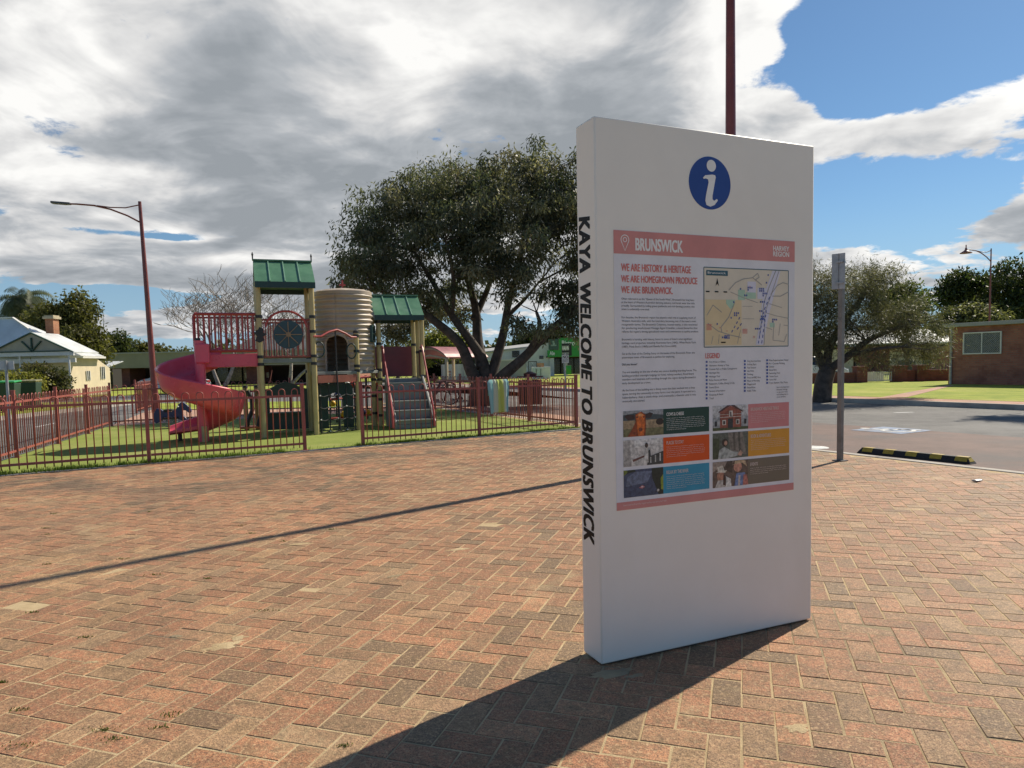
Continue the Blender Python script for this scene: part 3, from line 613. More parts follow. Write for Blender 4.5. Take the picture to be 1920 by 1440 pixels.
def pic(kind):
    """a printed photograph as flat patches of colour in 0..1 x 0..1"""
    E = lambda cx, cy, rx, ry, n=16: [(cx+rx*math.cos(2*math.pi*k/n), cy+ry*math.sin(2*math.pi*k/n)) for k in range(n)]
    B = lambda x0, y0, x1, y1: [(x0, y0), (x1, y0), (x1, y1), (x0, y1)]
    if kind == 'cow': return [((.30, .32, .34), B(0, .72, 1, 1)), ((.05, .07, .08), [(0, .62), (1, .6), (1, .78), (.6, .86), (.3, .9), (0, .84)]), ((.34, .25, .15), B(0, .3, 1, .62)), ((.16, .15, .07), B(0, 0, 1, .3)), ((.03, .015, .012), E(.91, .52, .1, .13)), ((.25, .05, .012), [(.1, 0), (.22, .3), (.3, .55), (.3, .85), (.45, .95), (.55, .82), (.56, .4), (.54, 0)]),
                              ((.045, .02, .02), [(.28, .68), (.14, .62), (.03, .78), (.1, .86), (.28, .82)]), ((.04, .02, .02), [(.55, .7), (.66, .68), (.74, .86), (.66, .9), (.55, .84)]), ((.62, .14, .02), [(.33, .5), (.31, .82), (.42, .94), (.52, .8), (.53, .3), (.5, .02), (.36, .02)]), ((.75, .3, .1), E(.42, .82, .06, .06)), ((.04, .02, .015), E(.34, .74, .022, .03)), ((.04, .02, .015), E(.5, .74, .02, .03)), ((.2, .05, .02), E(.42, .26, .05, .08))]
    if kind == 'room': return [((.55, .53, .5), B(0, 0, 1, 1)), ((.66, .65, .63), [(.3, .75), (.98, .82), (1, 1), (.25, 1)]), ((.38, .36, .34), [(0, 0), (.2, 0), (.16, .95), (0, .95)]), ((.15, .06, .05), [(.22, .25), (.55, .4), (.55, .34), (.24, .16)]), ((.72, .70, .66), B(.74, .84, .9, 1)), ((.72, .70, .66), B(.27, .7, .42, .95)), ((.06, .06, .06), [(.58, 0), (1, 0), (1, .5), (.62, .32)]), ((.5, .5, .48), B(.66, .08, .69, .3)), ((.5, .5, .48), B(.78, .1, .81, .36)), ((.5, .5, .48), B(.9, .12, .93, .42)), ((.62, .6, .56), [(.5, .1), (.62, .1), (.6, .68), (.54, .7)]), ((.06, .04, .035), E(.57, .76, .04, .1)), ((.05, .05, .05), [(.62, .3), (.68, .3), (.66, .6), (.62, .55)])]
    if kind == 'river': return [((.055, .07, .13), B(0, 0, 1, 1)), ((.13, .16, .24), [(.05, .4), (.6, .5), (.72, .9), (.3, .92), (.1, .75)]), ((.02, .025, .018), [(.7, 1), (1, 1), (1, 0), (.88, 0), (.78, .4), (.72, .6)]), ((.16, .2, .03), [(0, .8), (.15, .98), (0, 1)]), ((.02, .03, .02), [(.08, .88), (.3, .93), (.28, 1), (.1, 1)]), ((.22, .26, .03), [(.94, .2), (1, .15), (1, .75), (.93, .6)]), ((.55, .2, .22), [(.38, .32), (.46, .28), (.53, .34), (.46, .41)]), ((.75, .7, .7), E(.46, .35, .025, .02)), ((.65, .62, .6), E(.86, .16, .03, .05))]
    if kind == 'barn': return [((.48, .49, .5), B(0, 0, 1, 1)), ((.06, .075, .03), B(0, 0, 1, .13)), ((.33, .35, .37), [(0, .12), (.22, .12), (.22, .58), (0, .5)]), ((.33, .35, .37), [(.78, .12), (1, .12), (1, .52), (.78, .62)]), ((.26, .075, .05), [(.2, .1), (.8, .1), (.8, .75), (.5, .98), (.2, .75)]), ((.08, .03, .03), [(.16, .70), (.5, .99), (.84, .70), (.84, .76), (.6, 1), (.4, 1), (.16, .76)]), ((.62, .58, .52), B(.2, .52, .8, .54)), ((.62, .58, .52), B(.2, .63, .8, .645)), ((.03, .03, .035), B(.42, .08, .56, .46)), ((.62, .58, .52), B(.45, .52, .55, .78)), ((.08, .05, .05), B(.48, .54, .52, .74)), ((.6, .56, .5), B(.26, .22, .36, .42)), ((.05, .04, .04), B(.28, .24, .34, .38)), ((.6, .56, .5), B(.64, .22, .74, .42)), ((.05, .04, .04), B(.66, .24, .72, .38)), ((.03, .03, .04), B(.05, .18, .11, .38)), ((.03, .03, .04), B(.88, .22, .94, .42))]
    if kind == 'bush': return [((.10, .11, .09), B(0, 0, 1, 1)), ((.05, .06, .03), B(0, 0, .18, .8)), ((.19, .165, .14), [(.5, .2), (.42, 1), (.84, 1), (.95, .1)]), ((.10, .085, .07), [(.58, .3), (.56, 1), (.62, 1), (.64, .3)]), ((.09, .08, .065), [(.74, .2), (.7, 1), (.76, 1), (.8, .2)]), ((.04, .025, .02), E(.34, .62, .09, .15)), ((.42, .24, .17), E(.36, .60, .045, .09)), ((.36, .38, .36), [(.14, 0), (.18, .35), (.32, .46), (.55, .26), (.72, .22), (.7, .08), (.4, 0)]), ((.45, .27, .2), [(.68, .1), (.78, .3), (.84, .18), (.8, .06)]), ((.26, .28, .26), [(.2, 0), (.3, .25), (.34, .25), (.28, 0)])]
    return [((.13, .085, .065), B(0, 0, 1, 1)), ((.30, .24, .2), [(0, .6), (.2, .8), (.5, .78), (.6, 1), (0, 1)]), ((.07, .045, .035), [(.3, .7), (.55, .5), (.55, 1), (.4, 1)]), ((.42, .20, .13), E(.22, .44, .1, .2)), ((.60, .55, .46), [(.08, .58), (.14, .62), (.13, .8), (.28, .84), (.32, .66), (.4, .64), (.34, .56), (.2, .58)]), ((.5, .24, .17), E(.70, .74, .12, .2)), ((.5, .36, .22), [(.52, .82), (.6, .84), (.62, .98), (.8, 1), (.92, .95), (.96, .72), (.84, .88), (.64, .86)]), ((.5, .46, .42), [(.06, 0), (.14, .28), (.3, .28), (.34, 0)]), ((.62, .60, .56), [(.34, 0), (.36, .42), (.5, .3), (.52, 0)]), ((.16, .22, .4), [(.6, 0), (.66, .5), (.9, .5), (.98, 0)]), ((.45, .16, .13), [(.84, 0), (.86, .42), (.96, .4), (1, 0)]), ((.6, .5, .45), [(.7, 0), (.72, .4), (.77, .4), (.76, 0)]), ((.06, .03, .025), [(.28, .1), (.3, .5), (.36, .4), (.36, .05)])]
for (head, xa, xm, xb, yt, yb, colr, hx0, hx1, nl, kind) in TILES:
    a_, zt_ = S(xa, yt); zb_ = S(xa, yb)[1]; m_ = S(xm, (yt+yb)/2)[0]; b_ = S(xb, (yt+yb)/2)[0]
    mb = MB(); rect(mb, m_, b_, zb_, zt_, Y2); card = obj('picture_card', mb, ink('card_'+kind, colr), panel)
    mats = []; mb = MB(); patches = pic(kind)
    for li, (cc, pts) in enumerate(patches):
        mats.append(mat('print_%s_%d' % (kind, li), cc, 0.45, 0.22, 60.0))
        mb.poly([(a_ + (m_-a_)*min(1, max(0, u)), Y2-0.00016*(li+1), zb_ + (zt_-zb_)*min(1, max(0, v))) for u, v in pts], li)
    obj('printed_photograph', mb, mats, card)
    mb = MB(); h = zt_-zb_; e0 = S(hx0, yt+8)[0]; e1 = S(hx1, yt+8)[0]
    fit_text(mb, head, e0, e1, zb_+h*.72, zb_+h*.85, Y3, 0, .012)
    rr = random.Random(head)
    words = 'discover local farm gate stalls country kitchens heritage walks wander along quiet banks where families gather all year round find a stay that suits your style and slow down with friends on the trail'.split()
    for k in range(nl):
        ln = ' '.join(rr.choice(words) for _ in range(9)); end = b_-.02 - rr.random()*.015 if k < nl-1 else e0+(b_-e0)*.45
        z = zb_+h*(.61-k*.075); fit_text(mb, ln, e0, end, z, z+h*.034, Y3, 0, .0, keep=True)
    obj('card_text', mb, I_WARM if kind != 'cow' else I_WHITE, card)
mb = MB(); e0, z1 = S(1168, 945.5); e1, z0 = S(1249, 941.5); _, z0 = S(1168, 949); fit_text(mb, 'Learn more about the region online and plan your visit', e0, e1, z0, z1, Y3, 0, 0, keep=True); obj('footer_text', mb, I_WARM, panel)
# words down the narrow side, turned to read from top to bottom
def side_word(text, py0, py1, b0, b1):
    mb = MB()
    # the letters lie on the plane x = 0: reading direction is down, the letter tops face the front corner
    v, fs = font_mesh(text, 0.20, 0.0, 1.08); x0, x1 = v[:, 0].min(), v[:, 0].max(); ya, yb = v[:, 1].min(), v[:, 1].max()
    z0 = SS(1098, py0)[1]; z1 = SS(1103, py1)[1]; g = .0034
    for kk, (dz, db) in enumerate(((-1, -1), (1, -1), (1, 1), (-1, 1), (0, 0))):
        i = len(mb.v)
        for q in v: mb.v.append((-0.0008-.0001*kk, b1 - (q[1]-ya)/(yb-ya)*(b1-b0) + db*g, z0 + (q[0]-x0)/(x1-x0)*(z1-z0) + dz*g*1.3))
        for f in fs: mb.face([i+k for k in f])
    obj('side_word', mb, I_BLACK, sign)
sb0, sb1 = SS(1109.5, 700)[0], SS(1090.5, 700)[0]
side_word('KAYA', 405, 507, sb0, sb1); side_word('WELCOME', 533, 712, sb0, sb1); side_word('TO', 726, 776, sb0, sb1); side_word('BRUNSWICK', 788, 1016, sb0, sb1)
# ================================================================ FENCES
M_MAROON = mat('maroon_paint', (0.31, 0.082, 0.066), 0.45, 0.10, 9.0, 0.06, 60, dirt=(0.27, 0.11, 0.085), dscale=5)
def hoop_mesh():
    mb = MB(); r = 0.0085; w = 0.0975/2; zt = 1.04-w
    pts = [(-w, 0, 0.045), (-w, 0, zt)] + [(w*math.cos(t), 0, zt+w*math.sin(t)) for t in np.linspace(math.pi, 0, 9)[1:-1]] + [(w, 0, zt), (w, 0, 0.045)]
    mb.tube(pts, r, 6); me = mb.mesh('picket_hoop'); me.polygons.foreach_set('use_smooth', [True]*len(me.polygons)); me.materials.append(M_MAROON); return me
HOOP = hoop_mesh()
def post_mesh():
    mb = MB(); mb.box((0, 0, 0.55), (0.052, 0.052, 1.12)); mb.box((0, 0, 1.113), (0.06, 0.06, 0.012)); mb.box((0, 0, 0.004), (0.11, 0.11, 0.010)); me = mb.mesh('post'); me.materials.append(M_MAROON); return me
POST = post_mesh()
def fence(p, q, label, panels, end_posts=(True, True)):
    p = Vector(p); q = Vector(q); d = q-p; L = d.length; a = math.atan2(d.y, d.x)
    f = thing('hoop_top_fence', label, 'fence', (p.x, p.y, 0.006), a, 'maroon hoop-top fence runs around the playground')
    step = L/panels; rr = random.Random(label)
    for k in range(panels+1):
        if (k == 0 and not end_posts[0]) or (k == panels and not end_posts[1]): continue
        o = link('post', POST, f); o.location = (k*step, 0, 0); o.rotation_euler = (rr.gauss(0, .006), rr.gauss(0, .006), 0)
    for k in range(panels):
        x0 = k*step+0.03; x1 = (k+1)*step-0.03
        for z in (0.92, 0.115):
            mb = MB(); mb.box(((x0+x1)/2, 0, z), (x1-x0, 0.026, 0.036)); obj('rail', mb, M_MAROON, f)
        n = max(1, int((x1-x0-0.03)/0.195)); g = (x1-x0)/n
        for j in range(n):
            o = link('picket_hoop', HOOP, f); o.location = (x0+g*(j+.5), 0, 0); o.rotation_euler = (rr.gauss(0, .006), rr.gauss(0, .004), rr.gauss(0, .03))
    return f
gl, gr = G(572, 845), G(681, 835)
fence(FA, gl, 'maroon hoop-top fence left of the playground gate opening, in front of the slide', 2)
fence(gr, FB, 'maroon hoop-top fence right of the playground gate opening, with a towel over it', 2)
fence(FB, FC, 'maroon hoop-top fence along the right side of the playground by the big tree', 4, (False, True))
fence(FC, FD, 'maroon hoop-top fence along the back of the playground behind the towers', 4, (False, True))
fence(FD, FA, 'maroon hoop-top fence along the left side of the playground beside the street', 4, (False, False))
s_a, s_b = G(256, 775), G(288, 765)
fence(s_a, s_b, 'short maroon hoop-top fence run beyond the playground near the tall lamp post', 2)

# ================================================================ PLAYGROUND
M_CREAMP = mat('cream_post', (0.52, 0.41, 0.19), 0.4, 0.07, 3.0, 0.03, 30, dirt=(0.40, 0.32, 0.17), dscale=2.0)
M_BLACKP = mat('black_plastic', (0.022, 0.022, 0.024), 0.45, 0.15)
M_GREENR = mat('green_roof', (0.10, 0.225, 0.125), 0.34, 0.10, 2.5, 0.03, 20, dirt=(0.17, 0.29, 0.19), dscale=1.6)
M_SEAM = mat('roof_seam', (0.22, 0.38, 0.26), 0.35, 0.06)
M_DKGREEN = mat('dark_green_panel', (0.012, 0.045, 0.042), 0.4, 0.12, 4.0)
M_REDP = mat('red_pipe', (0.42, 0.06, 0.055), 0.35, 0.08, 5.0)
M_MARPAN = mat('maroon_panel', (0.17, 0.030, 0.045), 0.4, 0.08, 3.0)
M_SLIDE = mat('slide_plastic', (0.78, 0.10, 0.15), 0.3, 0.05, 2.0, 0.02, 12, dirt=(0.64, 0.12, 0.16), dscale=1.5, spec=0.5)
M_TANK = mat('tank_plastic', (0.48, 0.395, 0.31), 0.45, 0.05, 2.0, 0.03, 20, dirt=(0.40, 0.31, 0.22), dscale=1.2)
M_GREYS = mat('grey_step', (0.20, 0.215, 0.205), 0.55, 0.10, 4.0, 0.05, 40)
M_LGREY = mat('pale_edge', (0.55, 0.55, 0.52), 0.5, 0.06)
M_ROPE = mat('black_rope', (0.03, 0.03, 0.032), 0.8, 0.2, 40)
M_YEL = mat('yellow_plastic', (0.62, 0.36, 0.02), 0.4, 0.06); M_BLU = mat('blue_plastic', (0.02, 0.03, 0.13), 0.4, 0.08); M_WHT = mat('white_plastic', (0.72, 0.72, 0.7), 0.4, 0.04)
M_WOOD = mat('pale_timber', (0.36, 0.25, 0.14), 0.7, 0.15, 12.0)
PA = math.radians(21); PO = G(495.5, 821)
PU = Vector((math.cos(PA), math.sin(PA), 0)); PV = Vector((-math.sin(PA), math.cos(PA), 0))
play = thing('playground_tower_set', 'playground climbing set with two green-roofed towers, water tank cubby and red spiral slide', 'playground', (PO.x, PO.y, 0.006), PA)
def PL(w):                     # world point -> playground frame
    d = Vector(w) - Vector((PO.x, PO.y, 0)); return Vector((d.dot(PU), d.dot(PV), d.z))
def post(u, v, h, clamps=(), r=0.055, cap=False):
    mb = MB(); mb.tube([(u, v, 0), (u, v, h)], r, 14); o = obj('post', mb, M_CREAMP, play, 40)
    for z in clamps:
        m2 = MB(); m2.tube([(u, v, z-.03), (u, v, z+.03)], r+.010, 14); obj('clamp', m2, M_BLACKP, o, 40)
    if cap: m2 = MB(); m2.lathe([(r+.01, h-.01), (r+.008, h+.03), (.02, h+.06)], (u, v, 0), 14); obj('post_cap', m2, M_BLACKP, o, 40)
    return o
def gable(u0, u1, v0, v1, ze, zr, name='roof'):
    """gable roof, ridge along u; standing seams on each slope, dark soffit boards"""
    vm = (v0+v1)/2; mb = MB(); th = 0.03
    for (va, sgn) in ((v0, -1), (v1, 1)):
        e0, e1, r1, r0 = (u0, va, ze), (u1, va, ze), (u1, vm, zr), (u0, vm, zr)
        pts = [e0, e1, r1, r0] if sgn < 0 else [e1, e0, r0, r1]
        mb.prism(pts, (0, 0, -th))
    rf = obj(name, mb, M_GREENR, play, 30)
    n = 4
    for k in range(1, n):
        u = u0+(u1-u0)*k/n
        for va in (v0, v1): m2 = MB(); m2.bar((u, va, ze+.012), (u, vm, zr+.012), .02, .025); obj('seam', m2, M_SEAM, rf)
    for va in (v0, v1): m2 = MB(); m2.box(((u0+u1)/2, va, ze-.06), (u1-u0, .03, .12)); obj('fascia', m2, M_DKGREEN, rf)
    for u in (u0+.02, u1-.02): m2 = MB(); m2.prism([(u, v0+.05, ze-.1), (u, v1-.05, ze-.1), (u, vm, zr-.05)], (.02 if u < (u0+u1)/2 else -.02, 0, 0)); obj('gable_end', m2, M_DKGREEN, rf)
    m2 = MB(); m2.box(((u0+u1)/2, vm, zr+.01), (u1-u0+.03, .09, .03)); obj('ridge_cap', m2, M_GREENR, rf)
    for u in (u0-.005, u1+.005): m2 = MB(); m2.lathe([(.012, 0), (.014, .09), (.022, .12), (.004, .17)], (u, vm, zr), 8); obj('finial', m2, M_BLACKP, rf)
# --- left tower
W1 = 1.03; Z1 = 1.57; ZE1, ZR1 = 3.10, 3.60
for (u, v) in ((0, 0), (W1, 0), (0, W1), (W1, W1)): post(u, v, ZE1+.02, (Z1-.1, Z1+.05, Z1+.55, 2.42) if v == 0 else (Z1, 2.42))
gable(-.05, W1+.07, -.16, W1+.16, ZE1, ZR1)
mb = MB(); mb.box((W1/2, W1/2, Z1-.04), (W1+.06, W1+.06, .08)); obj('deck', mb, M_GREYS, play, bevel=.008)
# front barrier: bars, round wheel panel, arched rail
def bars(u0, u1, v0, v1, z0, z1, n, r=.013, name='barrier', M=M_MAROON):
    mb = MB(); p, q = Vector((u0, v0, 0)), Vector((u1, v1, 0)); up = Vector((0, 0, 1))
    mb.tube([p+up*z1, q+up*z1], r*1.5, 8); mb.tube([p+up*z0, q+up*z0], r*1.5, 8); o = obj(name, mb, M, play, 40)
    for k in range(n):
        c = p.lerp(q, (k+.5)/n); m2 = MB(); m2.tube([c+up*z0, c+up*z1], r, 8); obj('bar', m2, M, o, 40)
    return o
bars(.06, W1-.06, 0, 0, Z1+.05, 2.36, 9); bars(W1, W1, .06, W1-.06, Z1+.05, 2.36, 6); bars(.06, W1-.06, W1, W1, Z1+.05, 2.36, 9)
mb = MB(); ws = [(W1/2+.5*.8*math.cos(t), -.035, 2.17+.36*math.sin(t)) for t in np.linspace(math.pi-.1, .1, 14)]; mb.tube(ws, .022, 8); obj('arched_rail', mb, M_REDP, play, 40)
mb = MB(); wc = (W1/2+.03, -.07, 2.06); wr = .285; mb.prism([(wc[0]+wr*math.cos(t), wc[1], wc[2]+wr*math.sin(t)) for t in np.linspace(0, 2*math.pi, 33)[:-1]], (0, .03, 0)); wheel = obj('wheel_panel', mb, mat('teal_panel', (0.025, 0.065, 0.085), .4, .08), play)
for k in range(8):
    t = k*math.pi/4; m2 = MB(); m2.bar((wc[0]+.05*math.cos(t), wc[1]-.004, wc[2]+.05*math.sin(t)), (wc[0]+.255*math.cos(t), wc[1]-.004, wc[2]+.255*math.sin(t)), .014, .03, (0, 1, 0)); obj('spoke', m2, mat('wheel_spoke', (0.30, 0.19, 0.11), .5), wheel)
m2 = MB(); m2.prism([(wc[0]+.05*math.cos(t), wc[1]-.02, wc[2]+.05*math.sin(t)) for t in np.linspace(0, 2*math.pi, 15)[:-1]], (0, .02, 0)); obj('hub', m2, mat('wheel_spoke', (0.30, 0.19, 0.11), .5), wheel)
# little cut-out figure beside the post (dark plastic leaf shape)
mb = MB(); mb.prism([(.30-.28+x*.1, -.055, 2.05+z*.1) for x, z in ((-1.1, -1.1), (-.3, -1.5), (.7, -1.0), (.4, -.3), (1.2, .2), (.5, .5), (.6, 1.3), (-.2, 1.6), (-.6, .9), (-1.3, .5), (-.7, -.2))], (0, .025, 0)); obj('play_plate', mb, M_BLACKP, play)
# --- bridge railing and slide entry to the left of the tower
bars(-1.17, -.06, .02, .02, Z1+.18, 2.47, 11, .020, 'bridge_rail', M_REDP); bars(-1.22, -.06, .62, .62, Z1+.18, 2.44, 9, .013, 'bridge_rail', M_MAROON)
mb = MB(); mb.tube([(-1.17, .02, 1.78), (-1.2, .02, 1.85), (-1.2, .02, 2.42), (-1.17, .04, 2.47), (-1.2, .3, 2.48), (-1.2, .58, 2.46), (-1.21, .62, 2.4), (-1.21, .62, 1.8)], .02, 8); obj('bridge_end_hoop', mb, M_REDP, play, 40)
# entry channel
mb = MB()
mb.box((-.55, .05, Z1-.01), (1.12, .035, .26)); mb.box((-.55, .60, Z1-.01), (1.12, .035, .26)); mb.box((-.55, .32, Z1-.12), (1.12, .56, .04)); obj('slide_entry', mb, M_SLIDE, play, bevel=.012)
# --- spiral slide round its own pillar
SC = Vector((-1.11, -.10, 0))
mb = MB(); mb.tube([(SC.x, SC.y, .0), (SC.x, SC.y, 1.95)], .095, 18); pil = obj('slide_pillar', mb, M_SLIDE, play, 40)
m2 = MB(); m2.lathe([(.05, 1.95), (.05, 2.0)], (SC.x-.02, SC.y, 0), 12); obj('pillar_cap', m2, M_BLACKP, pil)
m2 = MB(); m2.tube([(SC.x+.02, SC.y-.1, 0), (SC.x+.02, SC.y-.1, .3)], .05, 10); obj('pillar_foot', m2, M_CREAMP, pil, 40)
mb = MB(); mb.box((SC.x+.05, SC.y+.02, 1.70), (.26, .30, .38)); obj('entry_box', mb, M_SLIDE, play, bevel=.03)
# trough cross-section (radius, height) going up the outer wall, over its rim and back underneath
prof = [(.09, .10), (.12, .02), (.20, -.03), (.34, -.05), (.50, -.05), (.62, -.02), (.70, .05), (.75, .15), (.78, .28), (.80, .33), (.83, .34), (.85, .32), (.84, .26), (.81, .12), (.75, -.03), (.65, -.10), (.50, -.125), (.34, -.125), (.18, -.10), (.09, -.02)]
prof = [(.09+(r-.09)*.92, h) for r, h in prof]
t0, t1 = math.radians(60), math.radians(452); ns = 84
mb = MB(); npf = len(prof)
for k in range(ns+1):
    s = k/ns; t = t0+(t1-t0)*s
    z = 1.52 - 1.27*(s**.96); fl = 1.0 - .30*max(0, (s-.86)/.14)
    for (r, h) in prof:
        hh = h if h < .0 else h*fl
        mb.v.append((SC.x+r*math.cos(t), SC.y+r*math.sin(t), z+hh))
for k in range(ns):
    for j in range(npf):
        j2 = (j+1) % npf; mb.face((k*npf+j, (k+1)*npf+j, (k+1)*npf+j2, k*npf+j2))
mb.face(list(range(npf))); 
# straight run-out at the foot
i0 = len(mb.v)-npf; tdir = Vector((-math.sin(t1), math.cos(t1), 0))
for kk in range(1, 9):
    q = kk/8
    for j, (r, h) in enumerate(prof):
        base = Vector(mb.v[i0+j]); hh = h*(1-.62*q) - h*.7*0 if h > 0 else h
        mb.v.append(tuple(Vector((base.x, base.y, 0)) + tdir*(.62*q) + Vector((0, 0, .25-.06*q + (hh*.7 if h > 0 else h*.5)))))
for kk in range(8):
    a = i0+kk*npf; b = i0+(kk+1)*npf
    for j in range(npf): j2 = (j+1) % npf; mb.face((a+j, b+j, b+j2, a+j2))
mb.face(list(range(len(mb.v)-1, len(mb.v)-npf-1, -1)))
obj('slide_chute', mb, M_SLIDE, play, 50)
mb = MB(); mb.tube([(SC.x-.45, SC.y+.42, 0), (SC.x-.45, SC.y+.42, .16)], .04, 10); obj('slide_foot', mb, M_BLACKP, play, 40)
# --- under the left tower: green shop panel with a window
def cut_panel(name, u0, u1, v, zs, win, M):
    """panel with an arched top and a rectangular opening, as four boards and a head"""
    x0, x1, za, zb_ = win; mb = MB(); d = .03
    mb.prism([(u0, v, zs[0]), (u1, v, zs[0]), (u1, v, za), (u0, v, za)], (0, d, 0))
    mb.prism([(u0, v, za), (x0, v, za), (x0, v, zb_), (u0, v, zb_)], (0, d, 0)); mb.prism([(x1, v, za), (u1, v, za), (u1, v, zb_), (x1, v, zb_)], (0, d, 0))
    mb.prism([(u0, v, zb_), (u1, v, zb_), (u1, v, zs[1]), (u1-.12, v, zs[1]+.03), (u1-.25, v, zs[1]+.1), ((u0+u1)/2, v, zs[2]), (u0+.25, v, zs[1]+.1), (u0+.12, v, zs[1]+.03), (u0, v, zs[1])], (0, d, 0))
    return obj(name, mb, M, play)
cut_panel('shop_panel', .07, W1-.07, W1-.03, (.06, .93, 1.10), (.16, W1-.16, .42, .76), M_DKGREEN)
mb = MB(); mb.box((W1/2, W1-.1, .43), (W1-.2, .22, .03)); obj('shop_counter', mb, M_DKGREEN, play)
# --- water tank cubby on the middle deck
P3 = PL(G(674, 807)); P4 = PL(G(715.5, 799)); P5 = PL(G(796, 795)); TC = PL(AT(648, 700, 16.15)); TR = .632; Z2 = 1.30
post(P3.x, P3.y, 2.12, (Z2, Z2+.1, 1.72, 2.05), cap=True)
bk1 = (W1+.02, W1+.55); bk2 = (P4.x-.03, P4.y+.75)
post(bk1[0], bk1[1], Z2+.2, (Z2,)); post(bk2[0]-.35, bk2[1]+.1, Z2+.2, (Z2,))
mb = MB(); mb.prism([(W1+.05, .02, Z2-.07), (P3.x+.03, P3.y-.03, Z2-.07), (P4.x, P4.y, Z2-.07), (bk2[0], bk2[1], Z2-.07), (bk2[0]-.6, bk2[1]+.2, Z2-.07), (bk1[0], bk1[1], Z2-.07)], (0, 0, .065)); obj('deck', mb, M_GREYS, play, bevel=.006)
mb = MB(); mb.bar((W1+.05, .0, Z2-.16), (P3.x, P3.y-.02, Z2-.16), .05, .15); obj('deck_skirt', mb, mat('rust_red', (0.33, 0.10, 0.065), .5, .1), play)
# corrugated shell with a doorway left out
zb0, zt0 = Z2, 3.03; nz = 16*10; nt = 96; da = math.atan2(-.95, -.42); dw = .40; dtop = Z2+.80
def doorhalf(z):
    if z > dtop: return 0.0
    if z < dtop-.22: return dw
    return dw*math.sqrt(max(0, 1-((z-(dtop-.22))/.22)**2))
mb = MB()
for a in range(nz+1):
    s = a/nz; z = zb0+(zt0-zb0)*s; hh = doorhalf(z)
    r = TR + .023*math.sin(2*math.pi*16*s) if .04 < s < .97 else TR
    for b in range(nt+1):
        full = da + hh + (2*math.pi-2*hh)*b/nt; mb.v.append((TC.x+r*math.cos(full), TC.y+r*math.sin(full), z))
for a in range(nz):
    for b in range(nt): i = a*(nt+1)+b; mb.face((i, i+1, i+nt+2, i+nt+1))
tank = obj('water_tank', mb, M_TANK, play, 60)
sol = tank.modifiers.new('wall', 'SOLIDIFY'); sol.thickness = .02; sol.offset = -1
mb = MB(); n = 24
for k in range(n):
    for (r, z) in ((TR+.012, zt0-.05), (TR+.016, zt0+.02), (TR*.93, zt0+.035+.025*(k % 2)), (.1, zt0+.12), (.0, zt0+.13)): t = 2*math.pi*k/n; mb.v.append((TC.x+r*math.cos(t), TC.y+r*math.sin(t), z))
for k in range(n):
    for j in range(4): a = k*5+j; b = ((k+1) % n)*5+j; mb.face((a, b, b+1, a+1))
obj('tank_lid', mb, M_TANK, tank, 20)
mb = MB(); mb.tube([(TC.x, TC.y, zt0+.1), (TC.x, TC.y, zt0+.3)], .02, 8); mb.bar((TC.x-.07, TC.y, zt0+.2), (TC.x+.07, TC.y, zt0+.2), .03, .03); obj('lid_tap', mb, M_REDP, tank)
mb = MB(); pts = []
for s in (-1, 1):
    pass
for k in range(25):
    z = Z2 + .80*min(1, k/12) if k <= 12 else Z2 + .80*min(1, (24-k)/12); h = doorhalf(min(z, dtop-.002)); t = da + (h if k <= 12 else -h); pts.append((TC.x+(TR+.012)*math.cos(t), TC.y+(TR+.012)*math.sin(t), z))
mb.tube(pts, .022, 6); obj('door_trim', mb, M_TANK, tank, 40)
wa = math.radians(-22); mb = MB()
wcx, wcy = TC.x+(TR+.02)*math.cos(wa), TC.y+(TR+.02)*math.sin(wa); wax = Vector((-math.sin(wa), math.cos(wa), 0)); wz = 2.12
for (du, dz, su, sz) in ((0, .17, .36, .045), (0, -.17, .36, .045), (-.16, 0, .045, .38), (.16, 0, .045, .38), (0, 0, .03, .34), (0, 0, .32, .03)): mb.box(Vector((wcx, wcy, wz+dz))+wax*du, (su, .05, sz), axes=(wax, Vector((math.cos(wa), math.sin(wa), 0)), Vector((0, 0, 1))))
obj('tank_window', mb, M_DKGREEN, tank)
mb = MB(); mb.tube([(W1+.0, -.05, 2.02), (W1+.16, .02, 2.02), (W1+.34, .14, 2.12), (W1+.52, .26, 2.17), (W1+.70, .36, 2.1), (P3.x-.12, P3.y-.12, 2.02), (P3.x, P3.y-.05, 2.02)], .022, 8); obj('arched_grab_rail', mb, M_REDP, play, 40)
mid = Vector(((W1+P3.x)/2, P3.y/2-.03, 0))
mb = MB(); mb.tube([mid+Vector((0, 0, 2.17)), mid+Vector((.0, -.02, 1.3)), mid+Vector((.02, -.06, .35)), mid+Vector((.02, -.1, .06))], .016, 8); obj('slide_pole', mb, M_BLACKP, play, 40)
for (zc, uu) in ((1.75, W1+.12), (1.72, P3.x-.12)):
    mb = MB(); c = Vector((uu, P3.y*(uu-W1)/(P3.x-W1)-.02, zc)); mb.tube([c+Vector((.1*math.cos(t), 0, .16*math.sin(t))) for t in np.linspace(0, 2*math.pi, 17)[:-1]], .014, 6, closed=True); obj('grab_ring', mb, M_DKGREEN, play, 40)
